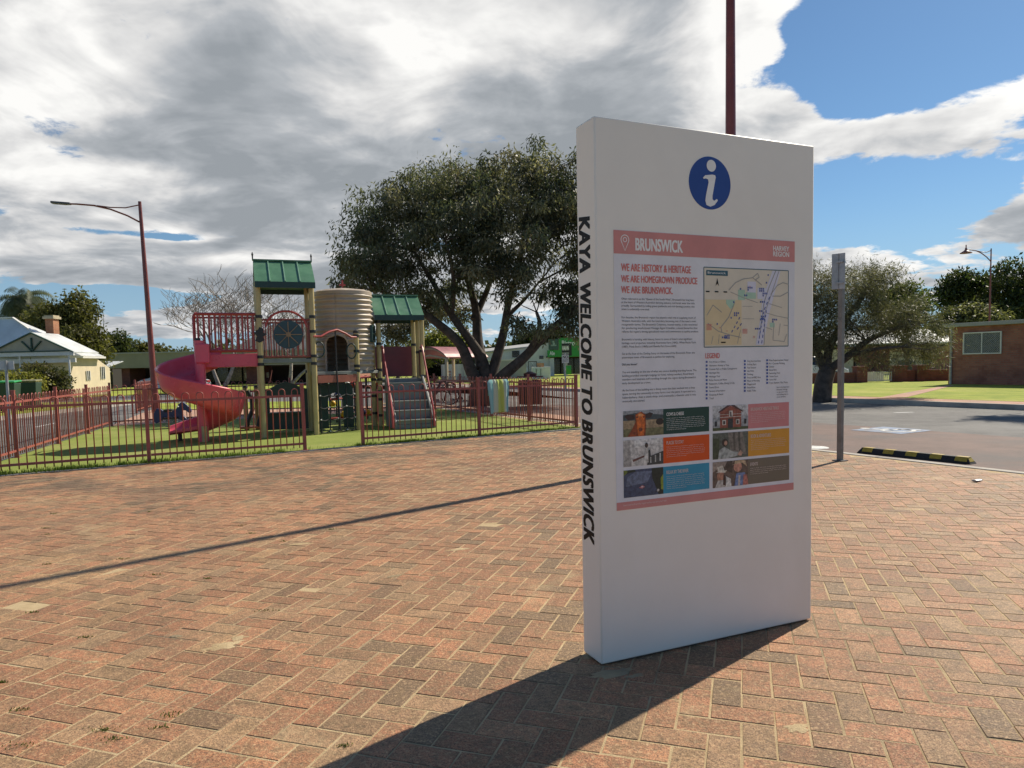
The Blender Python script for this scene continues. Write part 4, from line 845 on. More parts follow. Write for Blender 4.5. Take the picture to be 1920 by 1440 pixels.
# rope climbing net from deck to ground
e = Vector((P3.x-W1, P3.y, 0)); 
for k in range(5):
    q = .10+.80*k/4; p = Vector((W1, 0, 0))+e*q; mb = MB(); mb.tube([p+Vector((0, 0, Z2-.1)), p+Vector((.01, -.03, .6)), p+Vector((0, -.06, .03))], .014, 6); obj('net_rope', mb, M_ROPE, play, 40)
for k in range(5):
    z = .05+.25*k; mb = MB(); pts = []
    for j in range(9): q = .08+.84*j/8; p = Vector((W1, 0, 0))+e*q; pts.append(p+Vector((0, -.06+.03*z, z-.028*math.sin(math.pi*((j*2) % 4)/4 if j % 2 else 0))))
    mb.tube(pts, .013, 6); rung = obj('net_rope', mb, M_ROPE, play, 40)
    for j in range(5):
        q = .10+.80*j/4; p = Vector((W1, 0, 0))+e*q+Vector((0, -.065+.03*z, z)); m2 = MB(); m2.lathe([(.005, -.016), (.018, -.008), (.018, .008), (.005, .016)], p, 8); obj('rope_joint', m2, M_WHT if (j+k) % 2 else M_BLACKP, rung, 40)
# arched dark panel below the tank
def arch_panel(name, p, q, h, hw, M):
    p = Vector(p); q = Vector(q); d = (q-p); L = d.length; d.normalize(); n = Vector((-d.y, d.x, 0)); mb = MB()
    def W(x, z): return p+d*x+Vector((0, 0, z))
    inner = [(L/2-hw, .05), (L/2-hw, h*.62)] + [(L/2+hw*math.cos(t), h*.62+.16*math.sin(t)) for t in np.linspace(math.pi, 0, 9)[1:-1]] + [(L/2+hw, h*.62), (L/2+hw, .05)]
    outer = [(.0, .05), (.0, h*.86)] + [(L/2+L/2*math.cos(t), h*.86+.14*h*math.sin(t)) for t in np.linspace(math.pi, 0, 9)[1:-1]] + [(L, h*.86), (L, .05)]
    for k in range(len(inner)-1):
        mb.prism([W(*outer[k]), W(*inner[k]), W(*inner[k+1]), W(*outer[k+1])], n*.03)
    return obj(name, mb, M, play)
arch_panel('tunnel_panel', (W1+.12, W1-.25, 0), (P3.x-.05, W1-.1, 0), 1.08, .17, M_DKGREEN)
# --- right tower
d45 = Vector((P5.x-P4.x, P5.y-P4.y, 0)); L45 = d45.length; d45.normalize(); n45 = Vector((-d45.y, d45.x, 0)); Z3 = 1.08; ZE3, ZR3 = 2.55, 3.05
rw = thing('x', 'x', 'x'); bpy.data.objects.remove(rw)
PR = play
sub = math.atan2(d45.y, d45.x)
C4 = Vector((P4.x, P4.y, 0)); C5 = Vector((P5.x, P5.y, 0)); C4b = C4+n45*1.0; C5b = C5+n45*1.0
for c, cl in ((C4, (.25, .62, .8, Z3, 1.3, 1.9, 2.4)), (C5, (.95, Z3+.05, 1.72)), (C4b, (Z3, 1.9)), (C5b, (Z3, 1.9))): post(c.x, c.y, ZE3+.03, cl)
for k in (.35, .75): c = C5+n45*k+d45*.02; 
post(*(C5+n45*.45)[:2], ZE3, (1.7,)); post(C4.x-.13, C4.y+.10, ZE3-.05, (.3, .7, Z3, 1.3, 2.0))
# roof in its own turned frame, parented under the set
def turned(pt, u, v, z): return C4+d45*u+n45*v+Vector((0, 0, z))
def gable3(u0, u1, v0, v1, ze, zr):
    vm = (v0+v1)/2; mb = MB(); Wt = lambda u, v, z: turned(None, u, v, z)
    mb.prism([Wt(u0, v0, ze), Wt(u1, v0, ze), Wt(u1, vm, zr), Wt(u0, vm, zr)], (0, 0, -.03)); mb.prism([Wt(u1, v1, ze), Wt(u0, v1, ze), Wt(u0, vm, zr), Wt(u1, vm, zr)], (0, 0, -.03))
    rf = obj('roof', mb, M_GREENR, play, 30)
    for k in range(1, 4):
        u = u0+(u1-u0)*k/4
        for va in (v0, v1): m2 = MB(); m2.bar(Wt(u, va, ze+.012), Wt(u, vm, zr+.012), .02, .025); obj('seam', m2, M_SEAM, rf)
    for va in (v0, v1): m2 = MB(); m2.bar(Wt(u0, va, ze-.06), Wt(u1, va, ze-.06), .03, .12); obj('fascia', m2, M_DKGREEN, rf)
    for u in (u0+.03, u1-.03): m2 = MB(); m2.prism([Wt(u, v0+.05, ze-.1), Wt(u, v1-.05, ze-.1), Wt(u, vm, zr-.05)], d45*.02); obj('gable_end', m2, M_DKGREEN, rf)
    m2 = MB(); m2.bar(Wt(u0-.01, vm, zr+.01), Wt(u1+.01, vm, zr+.01), .09, .03); obj('ridge_cap', m2, M_GREENR, rf)
gable3(-.10, L45+.03, -.16, 1.16, ZE3, ZR3)
def slab3(name, u0, u1, v0, v1, z0, z1, M, bevel=0.0, parent=None):
    mb = MB(); mb.prism([turned(None, u0, v0, z0), turned(None, u1, v0, z0), turned(None, u1, v1, z0), turned(None, u0, v1, z0)], (0, 0, z1-z0)); return obj(name, mb, M, parent or play, bevel=bevel)
slab3('deck', -.02, L45+.02, -.02, 1.02, Z3-.08, Z3, M_GREYS, .006)
slab3('back_panel', .06, L45-.06, .98, 1.01, Z3+.04, 1.86, M_MARPAN)
slab3('side_panel', -.04, .0, -.02, .5, .1, .85, M_MARPAN)
slab3('side_panel', L45+.0, L45+.03, .05, .45, Z3+.05, 1.75, M_MARPAN)
# moulded steps
stairs = slab3('step_block', .16, L45-.06, -1.18, -1.02, .0, .10, M_GREYS, .012)
ns_ = 5
for k in range(ns_):
    v0 = -1.18+k*.235; zt_ = .20+k*.20
    st_ = slab3('step', .16, L45-.06, v0+.02, v0+.265, zt_-.20 if k else .10, zt_, M_GREYS, .012)
    slab3('nosing', .17, L45-.07, v0-.002, v0+.022, zt_-.014, zt_+.003, M_LGREY, 0, st_)
for (ua, ub) in ((.10, .16), (L45-.06, L45-.0)):
    mb = MB(); mb.prism([turned(None, ua, -1.2, .0), turned(None, ua, -1.2, .16), turned(None, ua, -.02, Z3+.1), turned(None, ua, -.02, .0)], d45*(ub-ua)); obj('step_stringer', mb, M_GREYS, play, bevel=.015)
for u in (.05, L45-.05):
    mb = MB(); mb.tube([turned(None, u, -.02, 1.80), turned(None, u, -.16, 1.84), turned(None, u, -.26, 1.78), turned(None, u, -.34, 1.62), turned(None, u, -1.05, .62), turned(None, u, -1.22, .32), turned(None, u, -1.24, .04)], .022, 8); obj('handrail', mb, M_REDP, play, 40)
    mb = MB(); mb.tube([turned(None, u+.03, -.32, 1.5), turned(None, u+.03, -.75, .9), turned(None, u+.03, -1.15, .3)], .016, 8); obj('handrail', mb, M_REDP, play, 40)
# grey climbing wall with cream holds on the right side
mb = MB(); w0 = turned(None, L45+.10, .25, 0)
for k, (z0, z1, o) in enumerate(((.02, .34, .14), (.34, .66, .10), (.66, .95, .07))): mb.prism([w0+Vector((0, 0, z0))+d45*.0, w0+d45*o+Vector((0, 0, z0)), w0+d45*(o-.03)+Vector((0, 0, z1)), w0+Vector((0, 0, z1))], n45*.7)
cw = obj('climbing_wall', mb, mat('grey_climb', (0.22, 0.25, 0.23), .6, .1), play, bevel=.02)
for (z, v) in ((.2, .1), (.45, .0), (.62, .25), (.8, .08), (.3, .4)): mb = MB(); mb.lathe([(.05, -.04), (.06, 0), (.04, .04)], w0+n45*(v-.03)+d45*.06+Vector((0, 0, z)), 8); obj('hold', mb, mat('cream_hold', (0.55, 0.45, 0.28), .6), cw, 40)
# climbing frame with coloured balls behind the net
fr0 = Vector((P3.x+.05, P3.y+.95, 0)); fr1 = Vector((P4.x-.1, P4.y+1.1, 0))
fr0 = Vector((W1+.55, 2.3, 0)); fr1 = Vector((P4.x+.3, P4.y+1.9, 0))
mb = MB()
for z in (.16, .62, 1.12): mb.tube([fr0+Vector((0, 0, z)), fr1+Vector((0, 0, z))], .028, 8)
ball_frame = obj('ball_rail', mb, M_REDP, play, 40)
for k in range(9):
    p = fr0.lerp(fr1, k/8); mb = MB(); mb.tube([p+Vector((0, 0, .05)), p+Vector((0, 0, 1.12))], .02, 6); obj('ball_frame_bar', mb, M_BLACKP, ball_frame, 40)
rb = random.Random(4)
for k in range(10):
    p = fr0.lerp(fr1, (k+.5)/10)+Vector((0, -.04, rb.choice((.24, .52, .72, .95)))); mb = MB(); R_ = .075
    mb.lathe([(R_*math.sin(t), -R_*math.cos(t)) for t in np.linspace(.05, math.pi-.05, 9)], p, 12); obj('ball', mb, (M_YEL, M_BLU, M_YEL, M_WHT, M_REDP)[k % 5], ball_frame, 60)

# spring rocker shaped like a horse
rp = G(322, 803); sr = thing('spring_rocker', 'dark blue spring rocking horse on the turf behind the slide', 'spring rocker', (rp.x, rp.y, .006), math.radians(8))
mb = MB(); mb.tube([(.13*math.cos(t*2.0)*1, .13*math.sin(t*2.0), .02+t*.013) for t in np.linspace(0, 16, 90)], .012, 6); obj('spring', mb, M_GREYS, sr, 40)
mb = MB(); mb.box((0, 0, .25), (.34, .22, .03)); obj('seat_plate', mb, M_BLACKP, sr, bevel=.01)
prof2 = [(-.40, .16), (-.34, .10), (-.24, .14), (-.16, .25), (.12, .25), (.22, .17), (.34, .13), (.36, .2), (.27, .30), (.26, .40), (.34, .40), (.43, .33), (.48, .37), (.46, .45), (.36, .55), (.27, .61), (.20, .56), (.13, .44), (.02, .38), (-.16, .39), (-.22, .45), (-.32, .46), (-.38, .36)]
mb = MB(); mb.prism([(x, -.03, z+.02) for x, z in prof2], (0, .06, 0)); obj('horse_body', mb, M_BLU, sr, bevel=.008)
mb = MB(); mb.box((-.05, 0, .435), (.2, .16, .05)); obj('saddle', mb, M_BLACKP, sr, bevel=.015)
mb = MB(); mb.tube([(.2, -.14, .52), (.2, .14, .52)], .016, 8); obj('hand_grip', mb, M_WHT, sr, 40)
# twisting stand beside the tower
sp_ = G(472, 806); st2 = thing('balance_stand', 'timber stand with two curved black rubber legs left of the tower', 'play stand', (sp_.x, sp_.y, .006), PA)
for x in (-.1, .14): mb = MB(); mb.tube([(x, 0, 0), (x, 0, .98)], .05, 10); o = obj('timber_post', mb, M_WOOD, st2, 40); m2 = MB(); m2.lathe([(.06, .96), (.05, 1.02)], (x, 0, 0), 10); obj('post_cap', m2, M_BLACKP, o)
for x in (-.02, .22): mb = MB(); mb.tube([(x-.04, -.08, .9), (x+.05, -.09, .7), (x+.05, -.1, .45), (x-.05, -.12, .2), (x-.08, -.16, .06)], .05, 10); obj('curved_leg', mb, M_BLACKP, st2, 40)
mb = MB(); mb.box((.05, -.05, .06), (.6, .3, .05)); obj('foot_board', mb, mat('rust_red', (0.33, 0.10, 0.065), .5, .1), st2)
mb = MB(); mb.tube([(-.28, -.02, .86), (.4, -.02, .9)], .02, 8); obj('hand_bar', mb, M_REDP, st2, 40)

# towel draped over the fence
ta, tb = G(934, 817), G(970, 813.5)
dF = (FB-gr).normalized(); ta = gr + dF*((ta-gr).dot(dF)); wF = .40; nF = Vector((dF.y, -dF.x, 0))
tw = thing('towel', 'lime and turquoise striped beach towel hanging over the playground fence', 'towel', (ta.x, ta.y, 0), math.atan2(dF.y, dF.x))
def towel_pt(q, s):      # q across 0..1, s along the drop: -0.25 behind .. 0 top .. 1 front
    flare = .30*(1-abs(s-.25))*(max(0, .12-q)*-2.2 + max(0, q-.88)*.9) if s > 0 else 0
    x = -.02+wF*q + flare + .012*math.sin(q*9+s*3)
    fold = .028*math.sin(q*17+1.0)*min(1, abs(s)*2.2) + .012*math.sin(q*31)
    if s >= 0:
        z = 1.062 - .63*s - .04*math.sin(q*math.pi*1.0)*(1-s)*0; y = -.022 - fold*.6 - .03*min(1, s*4)
        if q < .1: z += -.02*s
    else: z = 1.062 + 1.1*s*.6; y = .02 + fold*.4
    if abs(s) < .02: y = 0; z += .012
    return Vector((x, y, z))
mb = MB(); nu, nv = 48, 30
ss = [-.45+.45*k/8 for k in range(8)] + [k/22 for k in range(23)]
for a in range(nu+1):
    for s in ss: mb.v.append(tuple(towel_pt(a/nu, s)))
for a in range(nu):
    for b in range(len(ss)-1): i = a*len(ss)+b; mb.face((i, i+len(ss), i+len(ss)+1, i+1))
def towel_mat():
    m = bpy.data.materials.new('towel_cloth'); m.use_nodes = True; t = m.node_tree; N = NT(t); b = t.nodes['Principled BSDF']
    sp = N.node('ShaderNodeSeparateXYZ'); N.put(sp.inputs[0], N.node('ShaderNodeTexCoord').outputs['Object'])
    r = N.node('ShaderNodeValToRGB'); N.put(r.inputs[0], N.m('DIVIDE', N.add(sp.outputs[0], .04), .46)); e = r.color_ramp.elements; r.color_ramp.interpolation = 'EASE'
    e[0].position = 0; e[0].color = (.25, .46, .45, 1); e[1].position = 1; e[1].color = (.20, .42, .44, 1)
    for p, c in ((.17, (.2, .45, .42)), (.2, (.50, .56, .45)), (.34, (.46, .52, .36)), (.42, (.42, .50, .10)), (.66, (.44, .51, .12)), (.72, (.50, .55, .40)), (.80, (.34, .50, .46)), (.86, (.20, .44, .46))): k = e.new(p); k.color = (*c, 1)
    N.put(b.inputs['Base Color'], r.outputs[0]); b.inputs['Roughness'].default_value = .95; b.inputs['Sheen Weight'].default_value = .2
    bn = N.node('ShaderNodeBump'); bn.inputs['Strength'].default_value = .4; N.put(bn.inputs['Height'], N.noise(N.node('ShaderNodeTexCoord').outputs['Object'], 160, 3)); N.put(b.inputs['Normal'], bn.outputs[0]); return m
o = obj('cloth', mb, towel_mat(), tw, 80); s_ = o.modifiers.new('thick', 'SOLIDIFY'); s_.thickness = .006
# ================================================================ VEGETATION TOOLS
def leaf_mat(name, trans=0.35, rough=0.5):
    m = bpy.data.materials.new(name); m.use_nodes = True; t = m.node_tree; N = NT(t); b = t.nodes['Principled BSDF']; out = t.nodes['Material Output']
    at = N.node('ShaderNodeAttribute', attribute_name='tint').outputs['Color']
    N.put(b.inputs['Base Color'], at); b.inputs['Roughness'].default_value = rough; b.inputs['Specular IOR Level'].default_value = 0.35
    tr = N.node('ShaderNodeBsdfTranslucent'); N.put(tr.inputs[0], N.mix(1.0, at, (1.15, 1.2, 0.7), 'MULTIPLY'))
    mx = N.node('ShaderNodeMixShader'); mx.inputs[0].default_value = trans
    t.links.new(b.outputs[0], mx.inputs[1]); t.links.new(tr.outputs[0], mx.inputs[2]); t.links.new(mx.outputs[0], out.inputs[0]); return m
M_LEAF = leaf_mat('leaf', 0.42)
M_BARK = mat('bark', (0.075, 0.06, 0.05), 0.9, 0.25, 5.0, 0.8, 14, dirt=(0.15, 0.12, 0.10), dscale=3)
M_GBARK = mat('grey_bark', (0.29, 0.25, 0.215), 0.9, 0.2, 6.0, 0.6, 18)
def leaves(name, blobs, n, L, W, cols, parent, rng, droop=0.35, clump=0.42, per=70, shell=0.55, jit=0.25):
    """leaf-sized faces gathered in clumps spread through a crown; blobs: (centre, radii)"""
    vol = np.array([b[1][0]*b[1][1]*b[1][2] for b in blobs])**0.8; vol /= vol.sum()
    nc = max(4, n//per); which = rng.choice(len(blobs), nc, p=vol)
    C = np.array([b[0] for b in blobs])[which]; R = np.array([b[1] for b in blobs])[which]
    d = rng.normal(size=(nc, 3)); d /= np.linalg.norm(d, axis=1)[:, None]; r = rng.random(nc)**shell
    cc = C + d*R*r[:, None]; csz = clump*(0.6+0.8*rng.random(nc)); ctone = np.clip(rng.normal(1, jit, nc), .45, 1.7); chue = rng.random(nc)
    k = rng.integers(0, nc, n); q = rng.normal(size=(n, 3)); q /= np.linalg.norm(q, axis=1)[:, None]
    pos = cc[k] + q*(csz[k]*rng.random(n)**0.5)[:, None]*np.array([1, 1, .75])
    a = rng.normal(size=(n, 3)) + q*0.6; a[:, 2] -= droop*2.2; a /= np.linalg.norm(a, axis=1)[:, None]
    b = np.cross(a, rng.normal(size=(n, 3))); b /= np.linalg.norm(b, axis=1)[:, None]
    l = (L*(0.6+0.8*rng.random(n)))[:, None]; w = (W*(0.6+0.8*rng.random(n)))[:, None]
    V = np.stack([pos, pos+a*l*.5+b*w*.5, pos+a*l, pos+a*l*.5-b*w*.5], 1)
    cols = np.array(cols); h = chue[k]*(len(cols)-1)*.999; i = h.astype(int); f = np.clip((h-i) + rng.normal(0, .2, n), 0, 1)[:, None]
    col = (cols[i]*(1-f) + cols[np.minimum(i+1, len(cols)-1)]*f)*(ctone[k]*(0.75+.5*rng.random(n)))[:, None]
    me = arr_mesh(name, V, 4, np.clip(col, 0, 1)); o = link(name, me, parent, M_LEAF)
    return o, cc
def limb(parent, pts, r0, r1, name='limb', M=None, n=9):
    mb = MB(); m = len(pts); P = [Vector(p) for p in pts]
    # smooth the path
    Q = []
    for k in range(m-1):
        a, b = P[k], P[k+1]; pa = P[k-1] if k else a; nb = P[k+2] if k+2 < m else b
        for s in range(5):
            t = s/5; Q.append(0.5*((2*a) + (b-pa)*t + (2*pa-5*a+4*b-nb)*t*t + (3*a-pa-3*b+nb)*t**3))
    Q.append(P[-1]); nq = len(Q)
    mb.tube(Q, [r0+(r1-r0)*(k/(nq-1))**.8 for k in range(nq)], n); return obj(name, mb, M or M_BARK, parent, 60)
def twigs(parent, base_pts, cc, rng, n, M, name='twigs'):
    mb = MB(); B = np.array([tuple(p) for p in base_pts]); idx = rng.choice(len(cc), min(n, len(cc)), replace=False)
    for i in idx:
        c = cc[i]; d = np.linalg.norm(B-c, axis=1) + np.maximum(0, B[:, 2]-c[2])*1.5; j = d.argmin(); a = Vector(B[j]); b = Vector(c)
        m1 = a.lerp(b, .5)+Vector(rng.normal(0, .12, 3)); L = (b-a).length; r = min(.05, .012+.01*L); mb.tube([a, m1, b], [r, r*.6, .006], 5)
    o = obj(name, mb, M, parent, 60); o['kind'] = 'stuff'; return o
def tree(name, label, cat, base, limbs, blobs, n, L, W, cols, seed, group=None, bark=None, ntw=60, **kw):
    rng = np.random.default_rng(seed); base = Vector(base); t = thing(name, label, cat, base, 0, group)
    off = lambda p: Vector(p)-base
    pts = []
    for k, (pp, r0, r1) in enumerate(limbs):
        pp = [off(p) for p in pp]; limb(t, pp, r0, r1, 'trunk' if k == 0 else 'limb', bark); 
        for a, b in zip(pp[:-1], pp[1:]): pts += [a.lerp(b, .5), b]
    o, cc = leaves('crown', [(tuple(off(b[0])), b[1]) for b in blobs], n, L, W, cols, t, rng, **kw)
    if ntw and pts: twigs(t, pts[1:] if len(pts) > 2 else pts, cc, rng, ntw, bark or M_BARK)
    return t
def pb(px, py, Y, rx, ry, rd=None):          # crown mass seen at px,py at depth Y with half-sizes in photograph pixels
    s = Y/F_PX; return (AT(px, py, Y), (rx*s, (rd if rd else (rx+ry)/2)*s, ry*s))

# ---------------------------------------------------------------- the large tree behind the playground
D = 25.0; tb_ = G(906, 759); D = tb_.y
def A2(px, py, dd=0.0): return AT(px, py, D+dd)
LIMBS = [([tb_-Vector((0, 0, .1)), A2(907, 735), A2(908, 712)], .56, .44),
         ([A2(900, 722), A2(884, 698, -.2), A2(862, 645, -.4), A2(812, 600, -.8), A2(770, 572, -1.2), A2(715, 545, -1.4)], .27, .06),
         ([A2(912, 715), A2(902, 672), A2(880, 636, -.3), A2(846, 590, -.5), A2(815, 535, -.7), A2(775, 470, -.8)], .25, .05),
         ([A2(905, 690), A2(896, 640, .3), A2(892, 580, .5), A2(876, 515, .4), A2(868, 440, .2), A2(850, 370, 0)], .24, .04),
         ([A2(918, 715), A2(930, 675, .2), A2(944, 624, .3), A2(954, 565, .2), A2(972, 505, 0), A2(985, 420, 0), A2(1000, 340, .2)], .22, .04),
         ([A2(922, 728), A2(945, 703, -.3), A2(985, 668, -.6), A2(1030, 620, -.8), A2(1075, 582, -1), A2(1120, 520, -1)], .26, .06),
         ([A2(985, 668, -.6), A2(1002, 640, -.9), A2(1012, 610, -1.1), A2(1006, 585, -1.2)], .13, .05),
         ([A2(888, 600, .4), A2(915, 540, .9), A2(935, 470, 1.4), A2(925, 390, 1.6)], .14, .03),
         ([A2(846, 590, -.5), A2(850, 520, -1.3), A2(835, 450, -1.9)], .12, .03),
         ([A2(954, 590, .2), A2(985, 560, .6), A2(1010, 530, 1.0)], .09, .03)]
BL = [pb(694, 475, D-.6, 64, 66, 90), pb(655, 500, D-.3, 28, 40), pb(745, 410, D, 85, 62, 110), pb(845, 360, D+.4, 95, 58, 130), pb(940, 345, D+.3, 80, 62, 120), pb(1008, 312, D, 46, 42, 70), pb(1040, 400, D, 75, 95, 120),
      pb(950, 440, D-.8, 110, 66, 140), pb(850, 455, D-1.2, 105, 66, 120), pb(735, 505, D-1.0, 85, 52, 100), pb(1105, 360, D+.3, 60, 85, 100), pb(1130, 480, D, 80, 110, 120), pb(795, 553, D-1.0, 60, 36, 70), pb(930, 520, D-1.2, 80, 40, 80),
      pb(1060, 540, D-.8, 60, 55, 80), pb(1000, 613, D-1.4, 46, 28, 40), pb(860, 560, D+1, 60, 50, 60), pb(1090, 600, D-.6, 50, 40, 50), pb(668, 415, D, 34, 30), pb(632, 535, D-.4, 14, 26)]
tree('gum_tree', 'large spreading gum tree with many dark limbs behind the playground', 'tree', tb_, LIMBS, BL, 92000, .17, .046, [(.062, .078, .048), (.105, .118, .074), (.16, .16, .10), (.215, .195, .13)], 11, bark=M_BARK, ntw=190, droop=.6, clump=.48, per=120, shell=.38, jit=.3)

# ---------------------------------------------------------------- weeping bottlebrush on the right lawn
bb = G(1541, 747, .1); Db = bb.y
A3 = lambda px, py, dd=0.0: AT(px, py, Db+dd)
tree('bottlebrush_tree', 'weeping fine-leaved tree leaning over the lawn right of the sign', 'tree', bb,
     [([bb-Vector((0, 0, .15)), A3(1545, 715), A3(1553, 692)], .30, .24), ([A3(1552, 695), A3(1590, 668, -.3), A3(1625, 640, -.5), A3(1665, 622, -.6), A3(1700, 610, -.6)], .15, .04), ([A3(1550, 695), A3(1556, 650, .2), A3(1585, 600, .3), A3(1615, 560, .2), A3(1635, 520, 0)], .16, .04), ([A3(1548, 700), A3(1530, 650, .3), A3(1515, 590, .4), A3(1525, 540, .4)], .15, .04), ([A3(1590, 668, -.3), A3(1640, 655, -.9), A3(1690, 650, -1)], .08, .03)],
     [pb(1738, 660, Db-.2, 26, 30, 40), pb(1555, 545, Db, 60, 55, 90), pb(1620, 540, Db, 55, 50, 80), pb(1500, 560, Db+.4, 60, 70, 90), pb(1590, 610, Db-.3, 70, 45, 80), pb(1680, 600, Db-.2, 62, 48, 70), pb(1725, 635, Db-.3, 42, 45, 60), pb(1650, 655, Db-.5, 60, 35, 60), pb(1530, 630, Db-.2, 30, 45, 60), pb(1660, 520, Db+.2, 25, 30, 40)],
     46000, .16, .015, [(.075, .08, .05), (.125, .125, .078), (.18, .17, .105)], 21, bark=M_BARK, ntw=120, droop=.25, clump=.40, per=80, shell=.5)

# ---------------------------------------------------------------- background trees
def simple_tree(name, label, px, py_base, Y, blobs, n, L, cols, seed, group=None, trunk=.2, **kw):
    b = AT(px, py_base, Y); b.z = min(b.z, 0.0) if b.z > 0 else b.z; b.z = 0.0
    top = blobs[0][0]; lim = [([b, b.lerp(Vector(top), .35)+Vector((.2, 0, 0)), Vector(top)], trunk, trunk*.3)]
    for q in blobs[1:4]: lim.append(([b.lerp(Vector(top), .35), b.lerp(Vector(q[0]), .7), Vector(q[0])], trunk*.5, trunk*.12))
    return tree(name, label, 'tree', b, lim, blobs, n, L, L*.45, cols, seed, group, None, 24, **kw)
GRN = [(.04, .06, .015), (.08, .105, .03), (.13, .15, .04)]; OLV = [(.07, .075, .02), (.12, .12, .035), (.17, .16, .05)]; DKG = [(.025, .04, .012), (.045, .062, .02), (.09, .105, .035)]
simple_tree('shade_tree', 'bushy olive tree with a tall bumpy crown behind the house chimney', 125, 720, 54, [pb(125, 610, 54, 45, 50), pb(150, 585, 54, 28, 34), pb(75, 625, 55, 40, 40), pb(160, 640, 53, 36, 40), pb(100, 650, 53, 50, 36), pb(185, 660, 53, 24, 25), pb(140, 565, 54, 18, 18), pb(95, 605, 54, 40, 30), pb(60, 640, 54, 40, 30)], 26000, .3, OLV, 31, clump=.8, per=60, shell=.5)
simple_tree('shade_tree', 'dark rounded tree behind the thin mast left of the lamp post', 210, 720, 74, [pb(208, 645, 74, 34, 24), pb(225, 655, 74, 20, 18), pb(190, 660, 74, 22, 24)], 7000, .36, DKG, 32, clump=.9, per=60)
simple_tree('shade_tree', 'low olive tree on the skyline just right of the lamp post', 285, 720, 100, [pb(270, 660, 100, 26, 16), pb(300, 662, 100, 22, 15), pb(345, 662, 100, 13, 13)], 5000, .45, OLV, 33, clump=1.0, per=60)
simple_tree('fig_tree', 'broad dark green fig tree behind the brick block, right of the far lamp', 1885, 720, 62, [pb(1905, 540, 62, 55, 45, 60), pb(1870, 590, 61, 50, 40), pb(1950, 570, 62, 60, 70), pb(1890, 505, 62, 22, 14)], 15000, .34, DKG, 34, clump=.9, per=60, shell=.45, droop=.1)
simple_tree('fig_tree', 'rounded dark fig tree left of the far lamp with sky showing through', 1805, 720, 66, [pb(1805, 545, 66, 44, 36, 50), pb(1780, 570, 66, 30, 30), pb(1835, 560, 66, 35, 35), pb(1815, 525, 66, 26, 16)], 9000, .34, DKG, 35, clump=.8, per=60, shell=.45, droop=.1)
simple_tree('shrub_tree', 'grey green low tree against the left end of the brick block roof', 1800, 720, 46, [pb(1810, 595, 46, 45, 22), pb(1850, 592, 46, 30, 16), pb(1775, 610, 46, 25, 20)], 8000, .24, [(.06, .07, .03), (.11, .115, .055), (.16, .16, .08)], 36, clump=.6, per=60)
simple_tree('shade_tree', 'bright topped tree behind the weeping tree on the right', 1700, 720, 52, [pb(1690, 545, 52, 30, 18), pb(1670, 560, 52, 30, 25), pb(1720, 575, 52, 30, 30), pb(1690, 590, 52, 60, 40)], 9000, .26, GRN, 37, clump=.7, per=60, droop=.1)
simple_tree('shade_tree', 'dark evergreen behind the white shop, seen through the gum tree limbs', 1000, 715, 100, [pb(990, 640, 100, 30, 24), pb(1040, 632, 100, 40, 20), pb(960, 655, 100, 20, 12)], 6000, .5, DKG, 38, clump=1.2, per=60)
simple_tree('shade_tree', 'yellow green tree behind the curved picnic shelter', 835, 715, 58, [pb(835, 640, 58, 34, 26), pb(865, 645, 58, 22, 22), pb(800, 655, 58, 26, 30)], 8000, .28, [(.12, .14, .03), (.22, .23, .05), (.28, .27, .07)], 39, clump=.7, per=60)
simple_tree('hedge_bush', 'very dark hedge behind the picnic shelter posts', 835, 720, 60, [pb(815, 690, 60, 30, 22), pb(850, 690, 60, 28, 20), pb(790, 675, 60, 20, 30)], 7000, .26, [(.015, .02, .012), (.03, .035, .02)], 40, clump=.6, per=60)
simple_tree('shade_tree', 'brownish leafless looking tree between the water tank and right tower', 745, 715, 64, [pb(740, 625, 64, 40, 24), pb(780, 610, 64, 30, 20)], 5000, .24, [(.09, .085, .05), (.14, .12, .08)], 41, clump=.8, per=40)
simple_tree('garden_bush', 'yellow green bush in front of the house porch', 38, 740, 36, [pb(30, 718, 36, 34, 20), pb(60, 722, 36, 22, 18)], 6000, .16, [(.16, .17, .03), (.27, .26, .05), (.33, .31, .08)], 42, clump=.4, per=60, trunk=.08)
simple_tree('garden_bush', 'dark olive bush against the house porch post', 95, 740, 37.5, [pb(70, 700, 37.5, 26, 20), pb(98, 715, 37.5, 26, 24), pb(118, 730, 37, 14, 14)], 6000, .18, [(.05, .06, .02), (.09, .09, .03), (.13, .11, .04)], 43, clump=.45, per=60, trunk=.08)
# palm
pbase = AT(42, 720, 60); pbase.z = 0; ptop = AT(42, 565, 60)
palm = thing('palm_tree', 'tall drooping palm tree behind the pale roofed house', 'tree', pbase)
limb(palm, [(0, 0, 0), (.1, 0, 3), ptop-pbase], .28, .2, 'trunk', M_GBARK)
rng = np.random.default_rng(5); fr = []; fc = []
for k in range(95):
    t = rng.random()*2*math.pi; up = rng.uniform(-.2, 1.2); L = rng.uniform(2.2, 3.5); p = np.array(ptop-pbase); d = np.array([math.cos(t)*math.cos(up), math.sin(t)*math.cos(up), math.sin(up)])
    dead = rng.random() < .15; c = np.array((.20, .15, .09) if dead else (.10, .12, .07))*rng.uniform(.7, 1.3)
    if dead: d = np.array([d[0]*.4, d[1]*.4, -.6])
    for s in range(22):
        p2 = p + d*L/22; d = d + np.array([0, 0, -.13]); d /= np.linalg.norm(d); side = np.cross(d, [0, 0, 1]); side /= (np.linalg.norm(side)+1e-6)
        for sg in (-1, 1):
            l = .85*math.sin(math.pi*(s+2)/25); tip = p + side*sg*l*.75 + d*l*.35 + np.array([0, 0, -l*.55]); fr.append([p, p+(tip-p)*.5+d*.05, tip, p+(tip-p)*.5-d*.05]); fc.append(c*rng.uniform(.8, 1.2))
        p = p2
